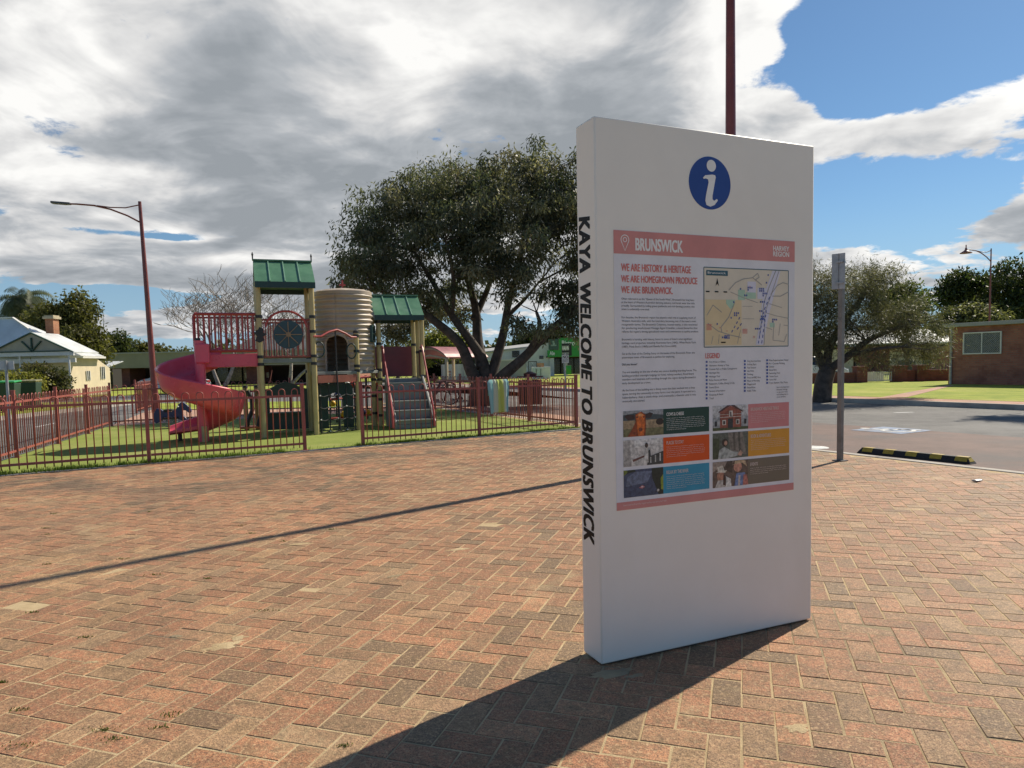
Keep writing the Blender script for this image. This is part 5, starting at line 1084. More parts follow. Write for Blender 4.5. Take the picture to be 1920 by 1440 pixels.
link('fronds', arr_mesh('fronds', np.array(fr), 4, np.array(fc)), palm, M_LEAF)
# bare trees
def bare_tree(label, px, Y, spread, height, seed, lean=0.0, group='leafless trees behind the playground'):
    rr = random.Random(seed); b = AT(px, 720, Y); b.z = 0; t = thing('bare_tree', label, 'tree', b, 0, group); mb = MB(); trunk = MB()
    def grow(p, d, L, r, lev, out):
        n = 4; pts = [p]; rs = [r]
        for k in range(n):
            d = (d + Vector((rr.gauss(0, .16), rr.gauss(0, .16), rr.gauss(.02, .1)))).normalized(); p = p + d*L/n; pts.append(p); rs.append(r*(1-.4*(k+1)/n))
        out.tube(pts, rs, 6 if lev < 2 else 4)
        if lev >= 6: return
        kids = 3 if lev in (1, 2) else 2
        for k in range(kids + (1 if rr.random() < .35 else 0)):
            q = Vector((rr.gauss(0, 1)*spread, rr.gauss(0, 1)*spread*.8, rr.uniform(.05, .6))); nd = (d*.75 + q.normalized()*.75).normalized()
            src = pts[rr.choice((2, 3, 4))] if lev else pts[-1]
            grow(src, nd, L*rr.uniform(.70, .90), max(.014, rs[-1]*rr.uniform(.6, .85)), lev+1, mb)
    for s in (-1, 1): grow(Vector((0, 0, 0)), Vector((.55*s+lean, rr.gauss(0, .1), 1)).normalized(), height*.27, .15, 0, trunk)
    obj('trunk', trunk, M_GBARK, t, 60); o = obj('branches', mb, M_GBARK, t, 60); return t
bare_tree('leafless forked tree behind the slide, leftmost of the two bare trees', 415, 44, 1.3, 8.4, 3)
bare_tree('leafless spreading tree behind the green roofed tower, rightmost of the two bare trees', 545, 50, 1.2, 8.6, 8)
st_ = Vector((17.5, 20.9, 0)); tree('street_tree', 'slender street tree beyond the right edge shading the road', 'tree', st_, [([st_, st_+Vector((.1, 0, 3)), st_+Vector((.2, .1, 7.5))], .14, .05)], [(st_+Vector((.1, 0, 8.4)), (.85, 1.0, .9)), (st_+Vector((1.2, -.6, 7.6)), (1.0, 1.2, .9))], 5000, .22, .07, GRN, 51, ntw=30, clump=.5, per=60)
# far skyline of trees
rng = np.random.default_rng(77); bl = []
for k in range(300):
    az = rng.uniform(-1.05, 1.05); Y = rng.uniform(150, 230); h = rng.uniform(3.5, 8.5); bl.append(((Y*math.tan(az), Y, h*.5), (rng.uniform(5, 10), 4, h*.55)))
fl, _ = leaves('far_tree_line', bl, 60000, 1.7, 1.0, [(.05, .065, .03), (.08, .09, .04), (.11, .115, .055)], None, rng, clump=2.6, per=70, droop=.1)
tag(fl, 'far band of trees along the horizon behind the town', 'tree line', kind='stuff')
# weeds in the paver joints and grass fringe along the turf edge
rng = np.random.default_rng(12); V = []; Cc = []
def blade(p, h, w, c, lean=.5):
    t = rng.random()*6.28; d = np.array([math.cos(t), math.sin(t), 0]); s = np.array([-d[1], d[0], 0])*w; b = p + d*h*lean*rng.random() + np.array([0, 0, h]); m = (p+b)/2+np.array([0, 0, h*.1])
    V.append([p-s, p+s, m+s*.8, b]); Cc.append(c)
e = (FB-FA).normalized(); nn = Vector((e.y, -e.x, 0))
for k in range(15000):
    q = rng.random(); p = FA.lerp(FB, q) + nn*(rng.normal(.06, .08)) + Vector((0, 0, .004)); amp = .5+.5*math.sin(q*63)+.4*math.sin(q*171)
    if .415 < q < .535 and rng.random() < .93: continue
    if rng.random() > .35+.5*amp: continue
    blade(np.array(p), rng.uniform(.015, .06)*(1.25-q*.5), .004, np.array([.13, .20, .03])*rng.uniform(.6, 1.4))
for k in range(5000):
    pass
gf = link('grass', arr_mesh('grass', np.array(V), 4, np.array(Cc)), None, M_LEAF); tag(gf, 'bright green grass fringe along the foot of the front fence', 'grass', kind='stuff')
V = []; Cc = []
for (px, py) in ((20, 955), (88, 990), (88, 1058), (228, 1048), (290, 1078), (160, 1195), (88, 1002), (500, 1145), (192, 1368), (302, 1365), (645, 1398), (5, 1280), (40, 1398), (36, 1330), (470, 1000), (620, 993), (100, 963), (280, 960), (60, 1148), (390, 1085), (530, 1015), (1560, 920), (1680, 925), (455, 985), (215, 1385), (320, 1340)):
    c = G(px, py); s = rng.uniform(.012, .035)
    for k in range(34): p = np.array([c.x+rng.normal(0, s), c.y+rng.normal(0, s*.4), 0.0]); blade(p, rng.uniform(.003, .011), .003, np.array([.11, .14, .03])*rng.uniform(.6, 1.3), .8)
gf = link('joint_weeds', arr_mesh('joint_weeds', np.array(V), 4, np.array(Cc)), None, M_LEAF); tag(gf, 'tiny green weeds growing in the brick paving joints', 'weeds', kind='stuff')
# ================================================================ STREET FURNITURE
M_LAMPP = mat('lamp_pole_paint', (0.20, 0.05, 0.04), 0.35, 0.08, 4.0, dirt=(0.26, 0.09, 0.07), dscale=1.0)
M_GALV = mat('galvanised', (0.36, 0.37, 0.38), 0.45, 0.12, 8.0, metal=0.5)
M_DSTEEL = mat('lamp_head_grey', (0.09, 0.09, 0.095), 0.4, 0.1)
def street_lamp(label, base, H, arm, rz, r0=.085, lean=0.0, head='flat'):
    t = thing('street_lamp', label, 'street lamp', (base.x, base.y, 0), rz, 'maroon street lamps with curved arms'); t.rotation_euler = (0, lean, rz)
    mb = MB(); mb.tube([(0, 0, -.05), (0, 0, H*.5), (0, 0, H)], [r0, r0*.72, r0*.45], 14); obj('pole', mb, M_LAMPP, t, 40)
    mb = MB(); mb.tube([(0, 0, 0), (0, 0, .35)], r0*1.25, 14); obj('base_sleeve', mb, M_LAMPP, t, 40)
    mb = MB(); mb.tube([(0, 0, H*.9), (arm*.18, 0, H*.935), (arm*.40, 0, H*.966), (arm*.62, 0, H*.985), (arm*.85, 0, H*.993), (arm, 0, H*.995)], .028, 8); obj('curved_arm', mb, M_LAMPP, t, 40)
    mb = MB(); mb.tube([(0, 0, H*.985), (arm*.2, 0, H*.972), (arm*.4, 0, H*.975), (arm*.58, 0, H*.984)], .02, 8); obj('tie_rod', mb, M_LAMPP, t, 40)
    mb = MB()
    if head == 'flat': mb.prism([(arm*.93, -.07, H*.99), (arm+.05, -.12, H*.991), (arm+.42, -.11, H*.997), (arm+.45, 0, H*.998), (arm+.42, .11, H*.997), (arm+.05, .12, H*.991), (arm*.93, .07, H*.99)], (0, 0, .07)); obj('lamp_head', mb, M_DSTEEL, t, bevel=.015)
    else:
        mb.lathe([(.05, .16), (.07, .06), (.14, .0), (.30, -.10), (.31, -.13), (.27, -.13)], (arm+.05, 0, H*.985), 16); hd = obj('lamp_head', mb, mat('bell_shade', (.24, .09, .07), .4), t, 40)
        mb = MB(); mb.tube([(arm+.05, 0, H*.99), (arm+.05, 0, H*.99+.3)], .03, 8); obj('finial', mb, M_LAMPP, hd)
    return t
lb = G(293, 772); ltop = AT(264, 378, lb.y); 
street_lamp('tall maroon street lamp with curved arm behind the slide', lb, ltop.z, 2.35, math.pi+.12, .115, 0.022)
LAMP = bpy.data.objects[-1] if False else None
p = G(1085, 900); dsh = Vector((math.sin(SUN_AZ), math.cos(SUN_AZ), 0)); tt = 0
while PROJ(p+dsh*tt)[0] < 1370 and tt < 20: tt += .02
cb = p+dsh*tt
street_lamp('maroon street lamp pole rising behind the white information sign', cb, 10.2, 2.4, math.radians(-20), .098)
rb_ = AT(1853, 700, 40); rtop = AT(1853, 466, 40)
street_lamp('slim street lamp with bell shade above the brick block', Vector((rb_.x, rb_.y, 0)), rtop.z, 1.35, math.pi, .07, 0, 'bell')
# sign post with plates seen from behind
spb = G(1575, 864); h_ = AT(1580, 478, spb.y).z
t = thing('sign_post', 'grey steel post with parking plates seen from behind, at the bay edge', 'sign', (spb.x, spb.y, 0), TA)
mb = MB(); mb.box((0, 0, h_/2-.03), (.062, .062, h_-.03)); obj('post', mb, mat('weathered_steel', (.22, .21, .19), .55, .15, 5.0, metal=.3), t, bevel=.006)
mb = MB(); mb.box((0, 0, .006), (.14, .14, .012)); obj('foot_plate', mb, M_DSTEEL, t)
for (ang, dx, dy, w) in ((math.radians(-75), -.04, .02, .17), (math.radians(20), .03, .045, .19)):
    mb = MB(); ax = Vector((math.cos(ang), math.sin(ang), 0)); mb.box(Vector((dx, dy, h_-.21)), (w, .006, .46), axes=(ax, Vector((-ax.y, ax.x, 0)), Vector((0, 0, 1)))); pl = obj('sign_plate', mb, M_GALV, t, bevel=.002)
    for z in (h_-.09, h_-.36): m2 = MB(); m2.box(Vector((dx*.4, dy*.4, z)), (.09, .09, .025), ang); obj('bracket', m2, M_GALV, pl)
# rubber wheel stop
w0, w1 = G(1606, 848), G(1820, 870); dw_ = (w1-w0); Lw = dw_.length; aw = math.atan2(dw_.y, dw_.x)
t = thing('wheel_stop', 'black rubber wheel stop with yellow patches in the parking bay', 'wheel stop', (w0.x, w0.y, -.008), aw); t.scale = (1, 1, .82)
mb = MB(); sec = [(0, 0), (.15, 0), (.145, .03), (.115, .1), (.035, .1), (.005, .03)]
mb.prism([(0.0+.06*(z/.1), y, z) for y, z in sec], (Lw, 0, 0))
n = len(sec)
for k in range(n):
    y, z = sec[k]; mb.v[n+k] = (Lw-.06*(z/.1), y, z)
obj('body', mb, mat('black_rubber', (.018, .018, .018), .7, .2, 20, .2, 60), t, bevel=.004)
M_YPATCH = mat('yellow_patch', (.42, .30, .03), .5, .12, 20)
for u in (.10, .30, .505, .715, .92):
    x0 = Lw*u-.075; mb = MB(); mb.prism([(x0, .0025, .035), (x0+.15, .0025, .035), (x0+.15, .0325, .097), (x0, .0325, .097)], (0, -.003, .001)); mb.prism([(x0, .036, .1005), (x0+.15, .036, .1005), (x0+.15, .112, .1005), (x0, .112, .1005)], (0, 0, .0025)); obj('yellow_patch', mb, M_YPATCH, t)
mb = MB(); mb.prism([(Lw-.02, .02, .035), (Lw-.02, .13, .035), (Lw-.056, .11, .097), (Lw-.056, .04, .097)], (.003, 0, .001)); obj('yellow_patch', mb, M_YPATCH, t)
# maroon slatted bin surround near the big tree
bp = G(995, 761); t = thing('bin_enclosure', 'maroon slatted litter bin enclosure by the right playground fence', 'bin', (bp.x, bp.y, 0), TA)
M_SLAT = mat('slat_maroon', (.10, .028, .032), .5, .12)
for k in range(7):
    for s in (-1, 1): mb = MB(); mb.box((-.24+.08*k, s*.27, .45), (.06, .02, .80)); obj('slat', mb, M_SLAT, t); mb = MB(); mb.box((s*.27, -.24+.08*k, .45), (.02, .06, .80)); obj('slat', mb, M_SLAT, t)
mb = MB(); mb.box((0, 0, .95), (.62, .62, .04)); mb.lathe([(.20, .97), (.22, 1.05), (.05, 1.12)], (0, 0, 0), 16); obj('lid', mb, M_SLAT, t, 30)
mb = MB(); mb.box((0, 0, .42), (.46, .46, .74)); obj('liner', mb, M_BLACKP, t)
# maroon picnic tables and seats past the fence
def picnic(label, px, py, rz):
    c = G(px, py); t = thing('picnic_table', label, 'table', (c.x, c.y, 0), rz, 'maroon picnic settings behind the playground')
    for k in range(4): mb = MB(); mb.box((0, -.27+.18*k, .74), (1.7, .16, .04)); obj('top_slat', mb, M_SLAT, t)
    for s in (-1, 1):
        for k in range(2): mb = MB(); mb.box((0, s*(.62+.14*k), .45), (1.7, .12, .04)); obj('seat_slat', mb, M_SLAT, t)
    for x in (-.6, .6): mb = MB(); mb.bar((x, -.72, .41), (x, .72, .41), .06, .05); mb.bar((x, -.6, .0), (x, -.22, .72), .06, .05); mb.bar((x, .6, .0), (x, .22, .72), .06, .05); obj('leg_frame', mb, M_SLAT, t)
    return t
picnic('maroon picnic table under the curved shelter roof', 872, 751, TA); picnic('maroon picnic table left of the shelter beside the right tower steps', 838, 748, TA+1.2)
# dark bicycle stand hoop
c = G(818, 760); t = thing('bicycle', 'dark bicycle leaning behind the right playground fence', 'bicycle', (c.x, c.y, 0), .3)
for x in (-.5, .5):
    mb = MB(); mb.tube([(x+.33*math.cos(a), 0, .35+.33*math.sin(a)) for a in np.linspace(0, 2*math.pi, 25)[:-1]], .022, 6, closed=True); wl = obj('wheel', mb, M_BLACKP, t, 40)
    m2 = MB()
    for k in range(8): a = k*math.pi/8; m2.tube([(x+.32*math.cos(a), 0, .35+.32*math.sin(a)), (x-.32*math.cos(a), 0, .35-.32*math.sin(a))], .003, 4)
    o = obj('spokes', m2, M_GALV, wl); o['kind'] = 'stuff'
mb = MB()
for a, b in (((-.5, 0, .35), (-.08, 0, .3)), ((-.5, 0, .35), (-.18, 0, .78)), ((-.08, 0, .3), (-.18, 0, .86)), ((-.18, 0, .76), (.34, 0, .82)), ((-.08, 0, .3), (.36, 0, .76)), ((.5, 0, .35), (.33, 0, .92))): mb.tube([a, b], .02, 8)
obj('frame', mb, M_DKGREEN, t, 40)
mb = MB(); mb.tube([(.30, -.26, 1.0), (.34, -.1, .97), (.33, 0, .93), (.34, .1, .97), (.30, .26, 1.0)], .014, 6); obj('handlebar', mb, M_BLACKP, t, 40)
mb = MB(); mb.box((-.2, 0, .9), (.26, .13, .05)); obj('saddle', mb, M_BLACKP, t, bevel=.02)
# wheelie bins in front of the house
def wheelie(label, px, py, Y, lid):
    b = AT(px, py, Y); t = thing('wheelie_bin', label, 'bin', (b.x, b.y, .09), .3, 'wheelie bins at the house kerb'); h = 1.0
    mb = MB(); i = [( -.22, -.27, .06), (.22, -.27, .06), (.22, .22, .06), (-.22, .22, .06)]; o = [(-.28, -.34, h), (.28, -.34, h), (.28, .34, h), (-.28, .34, h)]
    mb.v = i+o
    for q in ((3, 2, 1, 0), (4, 5, 6, 7), (0, 1, 5, 4), (1, 2, 6, 5), (2, 3, 7, 6), (3, 0, 4, 7)): mb.face(q)
    obj('bin_body', mb, mat('bin_dark', (.02, .05, .03), .5), t, bevel=.02)
    mb = MB(); mb.prism([(-.3, -.37, h+.01), (.3, -.37, h+.01), (.3, .36, h+.04), (-.3, .36, h+.04)], (0, 0, .06)); obj('lid', mb, lid, t, bevel=.025)
    for x in (-.25, .25): mb = MB(); mb.tube([(x-.03, .28, .1), (x+.03, .28, .1)], .1, 14); obj('wheel', mb, M_BLACKP, t, 40)
wheelie('wheelie bin with a bright green lid at the left edge of the photo', 17, 740, 24.5, mat('bin_green', (.02, .30, .09), .45)); wheelie('wheelie bin with an olive lid right of the green lidded one', 58, 740, 26, mat('bin_olive', (.20, .19, .08), .5))
# back of a street sign on a thin pole at far left
b = G(20, 815); t = thing('street_sign', 'blank backed street sign on a thin grey pole before the house', 'sign', (b.x, b.y, 0), .2); zt_ = AT(17, 677, b.y).z; zb_ = AT(17, 693, b.y).z
mb = MB(); mb.tube([(0, 0, 0), (0, 0, zt_+.02)], .03, 10); obj('pole', mb, M_GALV, t, 40)
mb = MB(); mb.box((.0, .04, (zt_+zb_)/2), (.30, .01, zt_-zb_)); obj('sign_plate', mb, mat('plate_back', (.55, .56, .56), .5, .06), t)
# litter on the pavers
c = G(1832, 903); t = thing('crushed_can', 'small flattened silver can lying on the pavers near the bay', 'litter', (c.x, c.y, .002), .4)
mb = MB(); mb.lathe([(.028, -.05), (.034, -.045), (.033, .0), (.03, .03), (.034, .045), (.028, .05)], (0, 0, 0), 12)
mb.v = [(z*1.0, x, max(0.004, .012+y*.35)) for x, y, z in mb.v]; obj('can_body', mb, M_GALV, t, 40)

# ================================================================ BUILDINGS
def brickwork(name, c1, c2, mortar, scale=1.0):
    m = bpy.data.materials.new(name); m.use_nodes = True; t = m.node_tree; N = NT(t); b = t.nodes['Principled BSDF']
    tc = N.node('ShaderNodeTexCoord').outputs['Object']; sp = N.node('ShaderNodeSeparateXYZ'); N.put(sp.inputs[0], tc)
    cb_ = N.node('ShaderNodeCombineXYZ'); N.put(cb_.inputs[0], N.add(sp.outputs[0], sp.outputs[1])); N.put(cb_.inputs[1], sp.outputs[2])
    bt = N.node('ShaderNodeTexBrick'); N.put(bt.inputs['Vector'], cb_.outputs[0]); bt.inputs['Scale'].default_value = scale
    bt.inputs['Brick Width'].default_value = .24; bt.inputs['Row Height'].default_value = .086; bt.inputs['Mortar Size'].default_value = .006; bt.inputs['Color1'].default_value = (*c1, 1); bt.inputs['Color2'].default_value = (*c2, 1); bt.inputs['Mortar'].default_value = (*mortar, 1); bt.inputs['Bias'].default_value = -.1
    c = N.mix(N.step(N.noise(tc, 1.2, 6, .65), .45, .7, 0, .6), bt.outputs['Color'], tuple(q*.5 for q in c1)); N.put(b.inputs['Base Color'], c); b.inputs['Roughness'].default_value = .85
    bn = N.node('ShaderNodeBump'); bn.inputs['Strength'].default_value = .5; bn.inputs['Distance'].default_value = .01; N.put(bn.inputs['Height'], N.m('SUBTRACT', 1.0, bt.outputs['Fac'])); N.put(b.inputs['Normal'], bn.outputs[0]); return m
M_REDBRICK = brickwork('red_brick', (.34, .125, .09), (.44, .18, .125), (.25, .2, .16)); M_DKBRICK = brickwork('dark_brick', (.19, .06, .05), (.25, .08, .065), (.13, .1, .085)); M_CHBRICK = brickwork('chimney_brick', (.36, .14, .07), (.42, .18, .09), (.35, .28, .2))
M_GLASS = mat('dark_glass', (.02, .024, .028), .12, .1, spec=.8); M_CREAMW = mat('cream_render', (.66, .56, .40), .85, .04, 2.0, .05, 40); M_WHITEW = mat('white_render', (.66, .66, .64), .8, .05, 1.5, .05, 30, dirt=(.5, .5, .48), dscale=.6)
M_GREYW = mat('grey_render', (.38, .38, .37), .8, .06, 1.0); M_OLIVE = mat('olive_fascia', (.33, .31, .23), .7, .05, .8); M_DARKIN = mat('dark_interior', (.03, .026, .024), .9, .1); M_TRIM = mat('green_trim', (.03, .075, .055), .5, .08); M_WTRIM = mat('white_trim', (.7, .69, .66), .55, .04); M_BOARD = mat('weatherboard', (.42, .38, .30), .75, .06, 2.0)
def corrugated(name, col, axis=0, scale=14):
    m = mat(name, col, .35, .05, 1.0, metal=.25, dirt=tuple(c*.75 for c in col), dscale=.5); t = m.node_tree; N = NT(t); w = N.node('ShaderNodeTexWave', bands_direction='X' if axis == 0 else 'Y'); w.inputs['Scale'].default_value = scale/ (2*math.pi)*2
    N.put(w.inputs['Vector'], N.node('ShaderNodeTexCoord').outputs['Object']); bn = N.node('ShaderNodeBump'); bn.inputs['Strength'].default_value = .6; bn.inputs['Distance'].default_value = .02; N.put(bn.inputs['Height'], w.outputs['Fac']); N.put(t.nodes['Principled BSDF'].inputs['Normal'], bn.outputs[0]); return m
M_CORR = corrugated('pale_corrugated', (.74, .76, .75))
# --- pale roofed house on the left: local x to the right, y away
hx = AT(128, 700, 42); hb = thing('timber_house', 'cream house with pale corrugated roof, green gable and brick chimney', 'house', (hx.x, 42, 0), 0)
HL = lambda px, py, Y: (lambda q: Vector((q.x-hx.x, q.y-42, q.z)))(AT(px, py, Y))
ez = HL(130, 667, 42).z; HD = 2.9; R1 = HL(26, 597, 43.5); rz_ = R1.z
mb = MB(); mb.box((-.9, HD/2, ez/2), (1.8, HD, ez)); obj('wall', mb, M_CREAMW, hb)
mb = MB(); mb.box((-6.6, HD/2+.3, ez/2), (9.59, HD-.6, ez)); obj('wall', mb, M_BOARD, hb)
rl = -12.0; ov = .3; A_, B_, C_, D_ = (rl, -.5, ez), (ov, -.5, ez), (ov, HD+.4, ez), (rl, HD+.4, ez); R0, R1 = (rl+3, HD/2, rz_), (R1.x, HD/2, rz_)
mb = MB(); mb.poly([A_, B_, R1, R0]); mb.poly([B_, C_, R1]); mb.poly([C_, D_, R0, R1]); mb.poly([D_, A_, R0]); rf = obj('roof', mb, M_CORR, hb); s_ = rf.modifiers.new('t', 'SOLIDIFY'); s_.thickness = .06
mb = MB(); mb.bar(Vector(B_)+Vector((0, 0, .04)), Vector(R1)+Vector((0, 0, .04)), .14, .05); obj('ridge_cap', mb, M_WTRIM, rf); mb = MB(); mb.bar(Vector(R0)+Vector((0, 0, .05)), Vector(R1)+Vector((0, 0, .05)), .14, .06); obj('ridge_cap', mb, M_WTRIM, rf)
mb = MB(); mb.bar((rl, -.56, ez-.08), (ov, -.56, ez-.08), .1, .12); obj('gutter', mb, M_WTRIM, rf); mb = MB(); mb.bar((ov+.05, -.5, ez-.08), (ov+.05, HD+.4, ez-.08), .1, .12); obj('gutter', mb, M_WTRIM, rf)
mb = MB(); mb.prism([(-.4, HD, 0), (-.4, HD, ez-.1), (-.4, HD+1.5, ez-.75), (-.4, HD+1.5, 0)], (.38, 0, 0)); obj('lean_to', mb, M_CREAMW, hb)
g0, g1, ga = HL(-18, 662, 40.8), HL(134, 665, 40.8), HL(59, 625, 40.8); yy = g0.y
mb = MB(); mb.prism([(g0.x, yy, g0.z), (g1.x, yy, g0.z), (ga.x, yy, ga.z)], (0, .05, 0)); gb = obj('gable', mb, M_BOARD, hb)
for a, b in (((g0.x-.15, g0.z-.05), (ga.x, ga.z+.03)), ((g1.x+.15, g0.z-.05), (ga.x, ga.z+.03)), ((g0.x, g0.z+.03), (g1.x, g0.z+.03)), ((ga.x, g0.z), (ga.x, ga.z-.25)), ((ga.x, g0.z+.05), (ga.x-.55, g0.z+.62)), ((ga.x, g0.z+.05), (ga.x+.55, g0.z+.62))): mb = MB(); mb.bar((a[0], yy-.04, a[1]), (b[0], yy-.04, b[1]), .06, .15, (0, 1, 0)); obj('gable_board', mb, M_TRIM, gb)
mb = MB(); mb.poly([(g0.x-.2, yy-.1, g0.z-.05), (ga.x, yy-.1, ga.z+.06), (ga.x, 1.2, ga.z+.06), (g0.x-.2, 1.2, g0.z-.05)]); mb.poly([(ga.x, yy-.1, ga.z+.06), (g1.x+.2, yy-.1, g0.z-.05), (g1.x+.2, 1.2, g0.z-.05), (ga.x, 1.2, ga.z+.06)]); o = obj('porch_roof', mb, M_CORR, hb); s_ = o.modifiers.new('t', 'SOLIDIFY'); s_.thickness = .05
mb = MB(); mb.box(((g0.x+g1.x)/2, yy+.0, g0.z-.12), (g1.x-g0.x+.3, .12, .22)); obj('porch_beam', mb, M_WTRIM, hb); mb = MB(); mb.box(((g0.x+g1.x)/2, yy+.3, g0.z-.5), (g1.x-g0.x+.1, .1, .25)); obj('porch_beam', mb, M_WTRIM, hb)
for u in (.96, .35, .02): mb = MB(); mb.tube([(g0.x+(g1.x-g0.x)*u, yy+.05, 0), (g0.x+(g1.x-g0.x)*u, yy+.05, g0.z-.2)], .05, 10); obj('porch_post', mb, M_WTRIM, hb, 40)
for (ya, yb, za, zb_) in ((1.75, 2.1, .95, 1.5), (HD+.45, HD+.85, 1.0, 1.75)):
    xw = .012 if ya < HD else -.008
    mb = MB(); mb.box((xw, (ya+yb)/2, (za+zb_)/2), (.05, yb-ya, zb_-za)); w = obj('window', mb, M_GLASS, hb)
    for dy in (ya, yb, (ya+yb)/2): mb = MB(); mb.box((xw+.03, dy, (za+zb_)/2), (.04, .045, zb_-za+.06)); obj('window_frame', mb, M_WTRIM, w)
c0, c1 = HL(90, 600, 43.6), HL(107, 636, 43.6); mb = MB(); mb.box(((c0.x+c1.x)/2, 1.6, (c0.z+c1.z)/2-.3), (c1.x-c0.x, .55, c0.z-c1.z+.8)); ch = obj('chimney', mb, M_CHBRICK, hb)
mb = MB(); mb.box(((c0.x+c1.x)/2, 1.6, c0.z+.12), (c1.x-c0.x+.2, .75, .14)); mb.box(((c0.x+c1.x)/2, 1.6, c0.z+.22), (c1.x-c0.x+.08, .6, .1)); obj('chimney_cap', mb, mat('chimney_cap', (.45, .38, .26), .8), ch)
# --- long flat building
fx = AT(200, 700, 68); fb_ = thing('flat_roofed_building', 'long low shop with olive flat fascia and maroon brick piers', 'building', (fx.x, 68, 0), .02)
FL = lambda px, py: (lambda q: Vector((q.x-fx.x, 0, q.z)))(AT(px, py, 68))
x1 = FL(640, 680).x; zt_ = FL(260, 663).z; zf = FL(260, 690).z
mb = MB(); mb.box((x1/2, 1.0, (zt_+zf)/2), (x1, 4, zt_-zf)); obj('fascia', mb, M_OLIVE, fb_)
mb = MB(); mb.box((x1/2, -1.03, zt_+.04), (x1+.2, .12, .12)); obj('roof_trim', mb, M_GREYW, fb_)
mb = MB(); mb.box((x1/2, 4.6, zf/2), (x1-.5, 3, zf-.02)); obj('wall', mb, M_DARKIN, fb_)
for (xa, xb) in ((211, 246), (462, 492), (590, 606)): a, b = FL(xa, 700).x, FL(xb, 700).x; mb = MB(); mb.box(((a+b)/2, 1.2, zf/2), (b-a, 3, zf-.004)); obj('brick_pier', mb, M_DKBRICK, fb_)
for k in range(8):
    a = FL(252+k*26, 700).x; b = FL(274+k*26, 700).x; mb = MB(); mb.box(((a+b)/2, 3.05, zf*.55), (b-a, .06, zf*.8)); w = obj('window', mb, M_GLASS, fb_); mb = MB(); mb.box(((a+b)/2, 3.0, zf*.95), (b-a+.1, .08, .08)); obj('window_head', mb, M_GREYW, w)
mb = MB(); mb.box((x1*.62, 1.0, zf*.6-.25), (x1*.1, .2, zf*.3)); obj('sun_blind', mb, M_CREAMW, fb_)
# thin mast
b = AT(200, 700, 80); t = thing('radio_mast', 'thin grey radio mast behind the flat roofed shop', 'mast', (b.x, 80, 0)); mb = MB(); mb.tube([(0, 0, 0), (0, 0, AT(197, 575, 80).z)], .035, 6); obj('pole', mb, M_GALV, t, 40); mb = MB()
for k in range(5): mb.bar((-.22, 0, AT(197, 580+k*9, 80).z), (.22, 0, AT(197, 580+k*9, 80).z), .02, .02)
obj('antenna_rods', mb, M_GALV, t)
# shed roof between house and shop
b = AT(190, 700, 60); t = thing('garden_shed', 'open shed with pale iron roof between the house and shop', 'shed', (b.x, 60, 0)); z0 = AT(190, 692, 60).z; mb = MB(); mb.prism([(-1.2, -1.5, z0), (1.1, -1.5, z0), (1.1, 1.5, z0+.6), (-1.2, 1.5, z0+.6)], (0, 0, .06)); obj('roof', mb, M_CORR, t)
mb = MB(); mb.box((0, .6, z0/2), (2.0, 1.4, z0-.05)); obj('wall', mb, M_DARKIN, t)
# --- tiled house behind the tower
b = AT(545, 700, 84); t = thing('brick_house', 'brick house with a high pale tiled hip roof behind the left tower', 'house', (b.x, 84, 0)); BH = lambda px, py: (lambda q: Vector((q.x-b.x, 0, q.z)))(AT(px, py, 84))
e0, e1, r0_, r1_ = BH(430, 690), BH(690, 682), BH(530, 598), BH(600, 598); mb = MB(); ez2 = 2.6
mb.poly([(e0.x, -4, ez2), (e1.x, -4, ez2), (r1_.x, 0, r0_.z), (r0_.x, 0, r0_.z)]); mb.poly([(e1.x, -4, ez2), (e1.x, 4, ez2), (r1_.x, 0, r0_.z)]); mb.poly([(e1.x, 4, ez2), (e0.x, 4, ez2), (r0_.x, 0, r0_.z), (r1_.x, 0, r0_.z)]); mb.poly([(e0.x, 4, ez2), (e0.x, -4, ez2), (r0_.x, 0, r0_.z)])
o = obj('roof', mb, mat('pale_tiles', (.55, .45, .36), .8, .08, 2.0, .3, 12), t); s_ = o.modifiers.new('t', 'SOLIDIFY'); s_.thickness = .1
mb = MB(); mb.box(((e0.x+e1.x)/2, 0, ez2/2), (e1.x-e0.x-1, 7, ez2-.02)); obj('wall', mb, M_REDBRICK, t)
for k in range(4): mb = MB(); x = e0.x+2.5+k*3.4; mb.box((x, -3.52, 1.4), (1.4, .06, 1.2)); w = obj('window', mb, M_GLASS, t); mb = MB(); mb.box((x, -3.54, .76), (1.6, .14, .08)); obj('sill', mb, M_CREAMW, w)
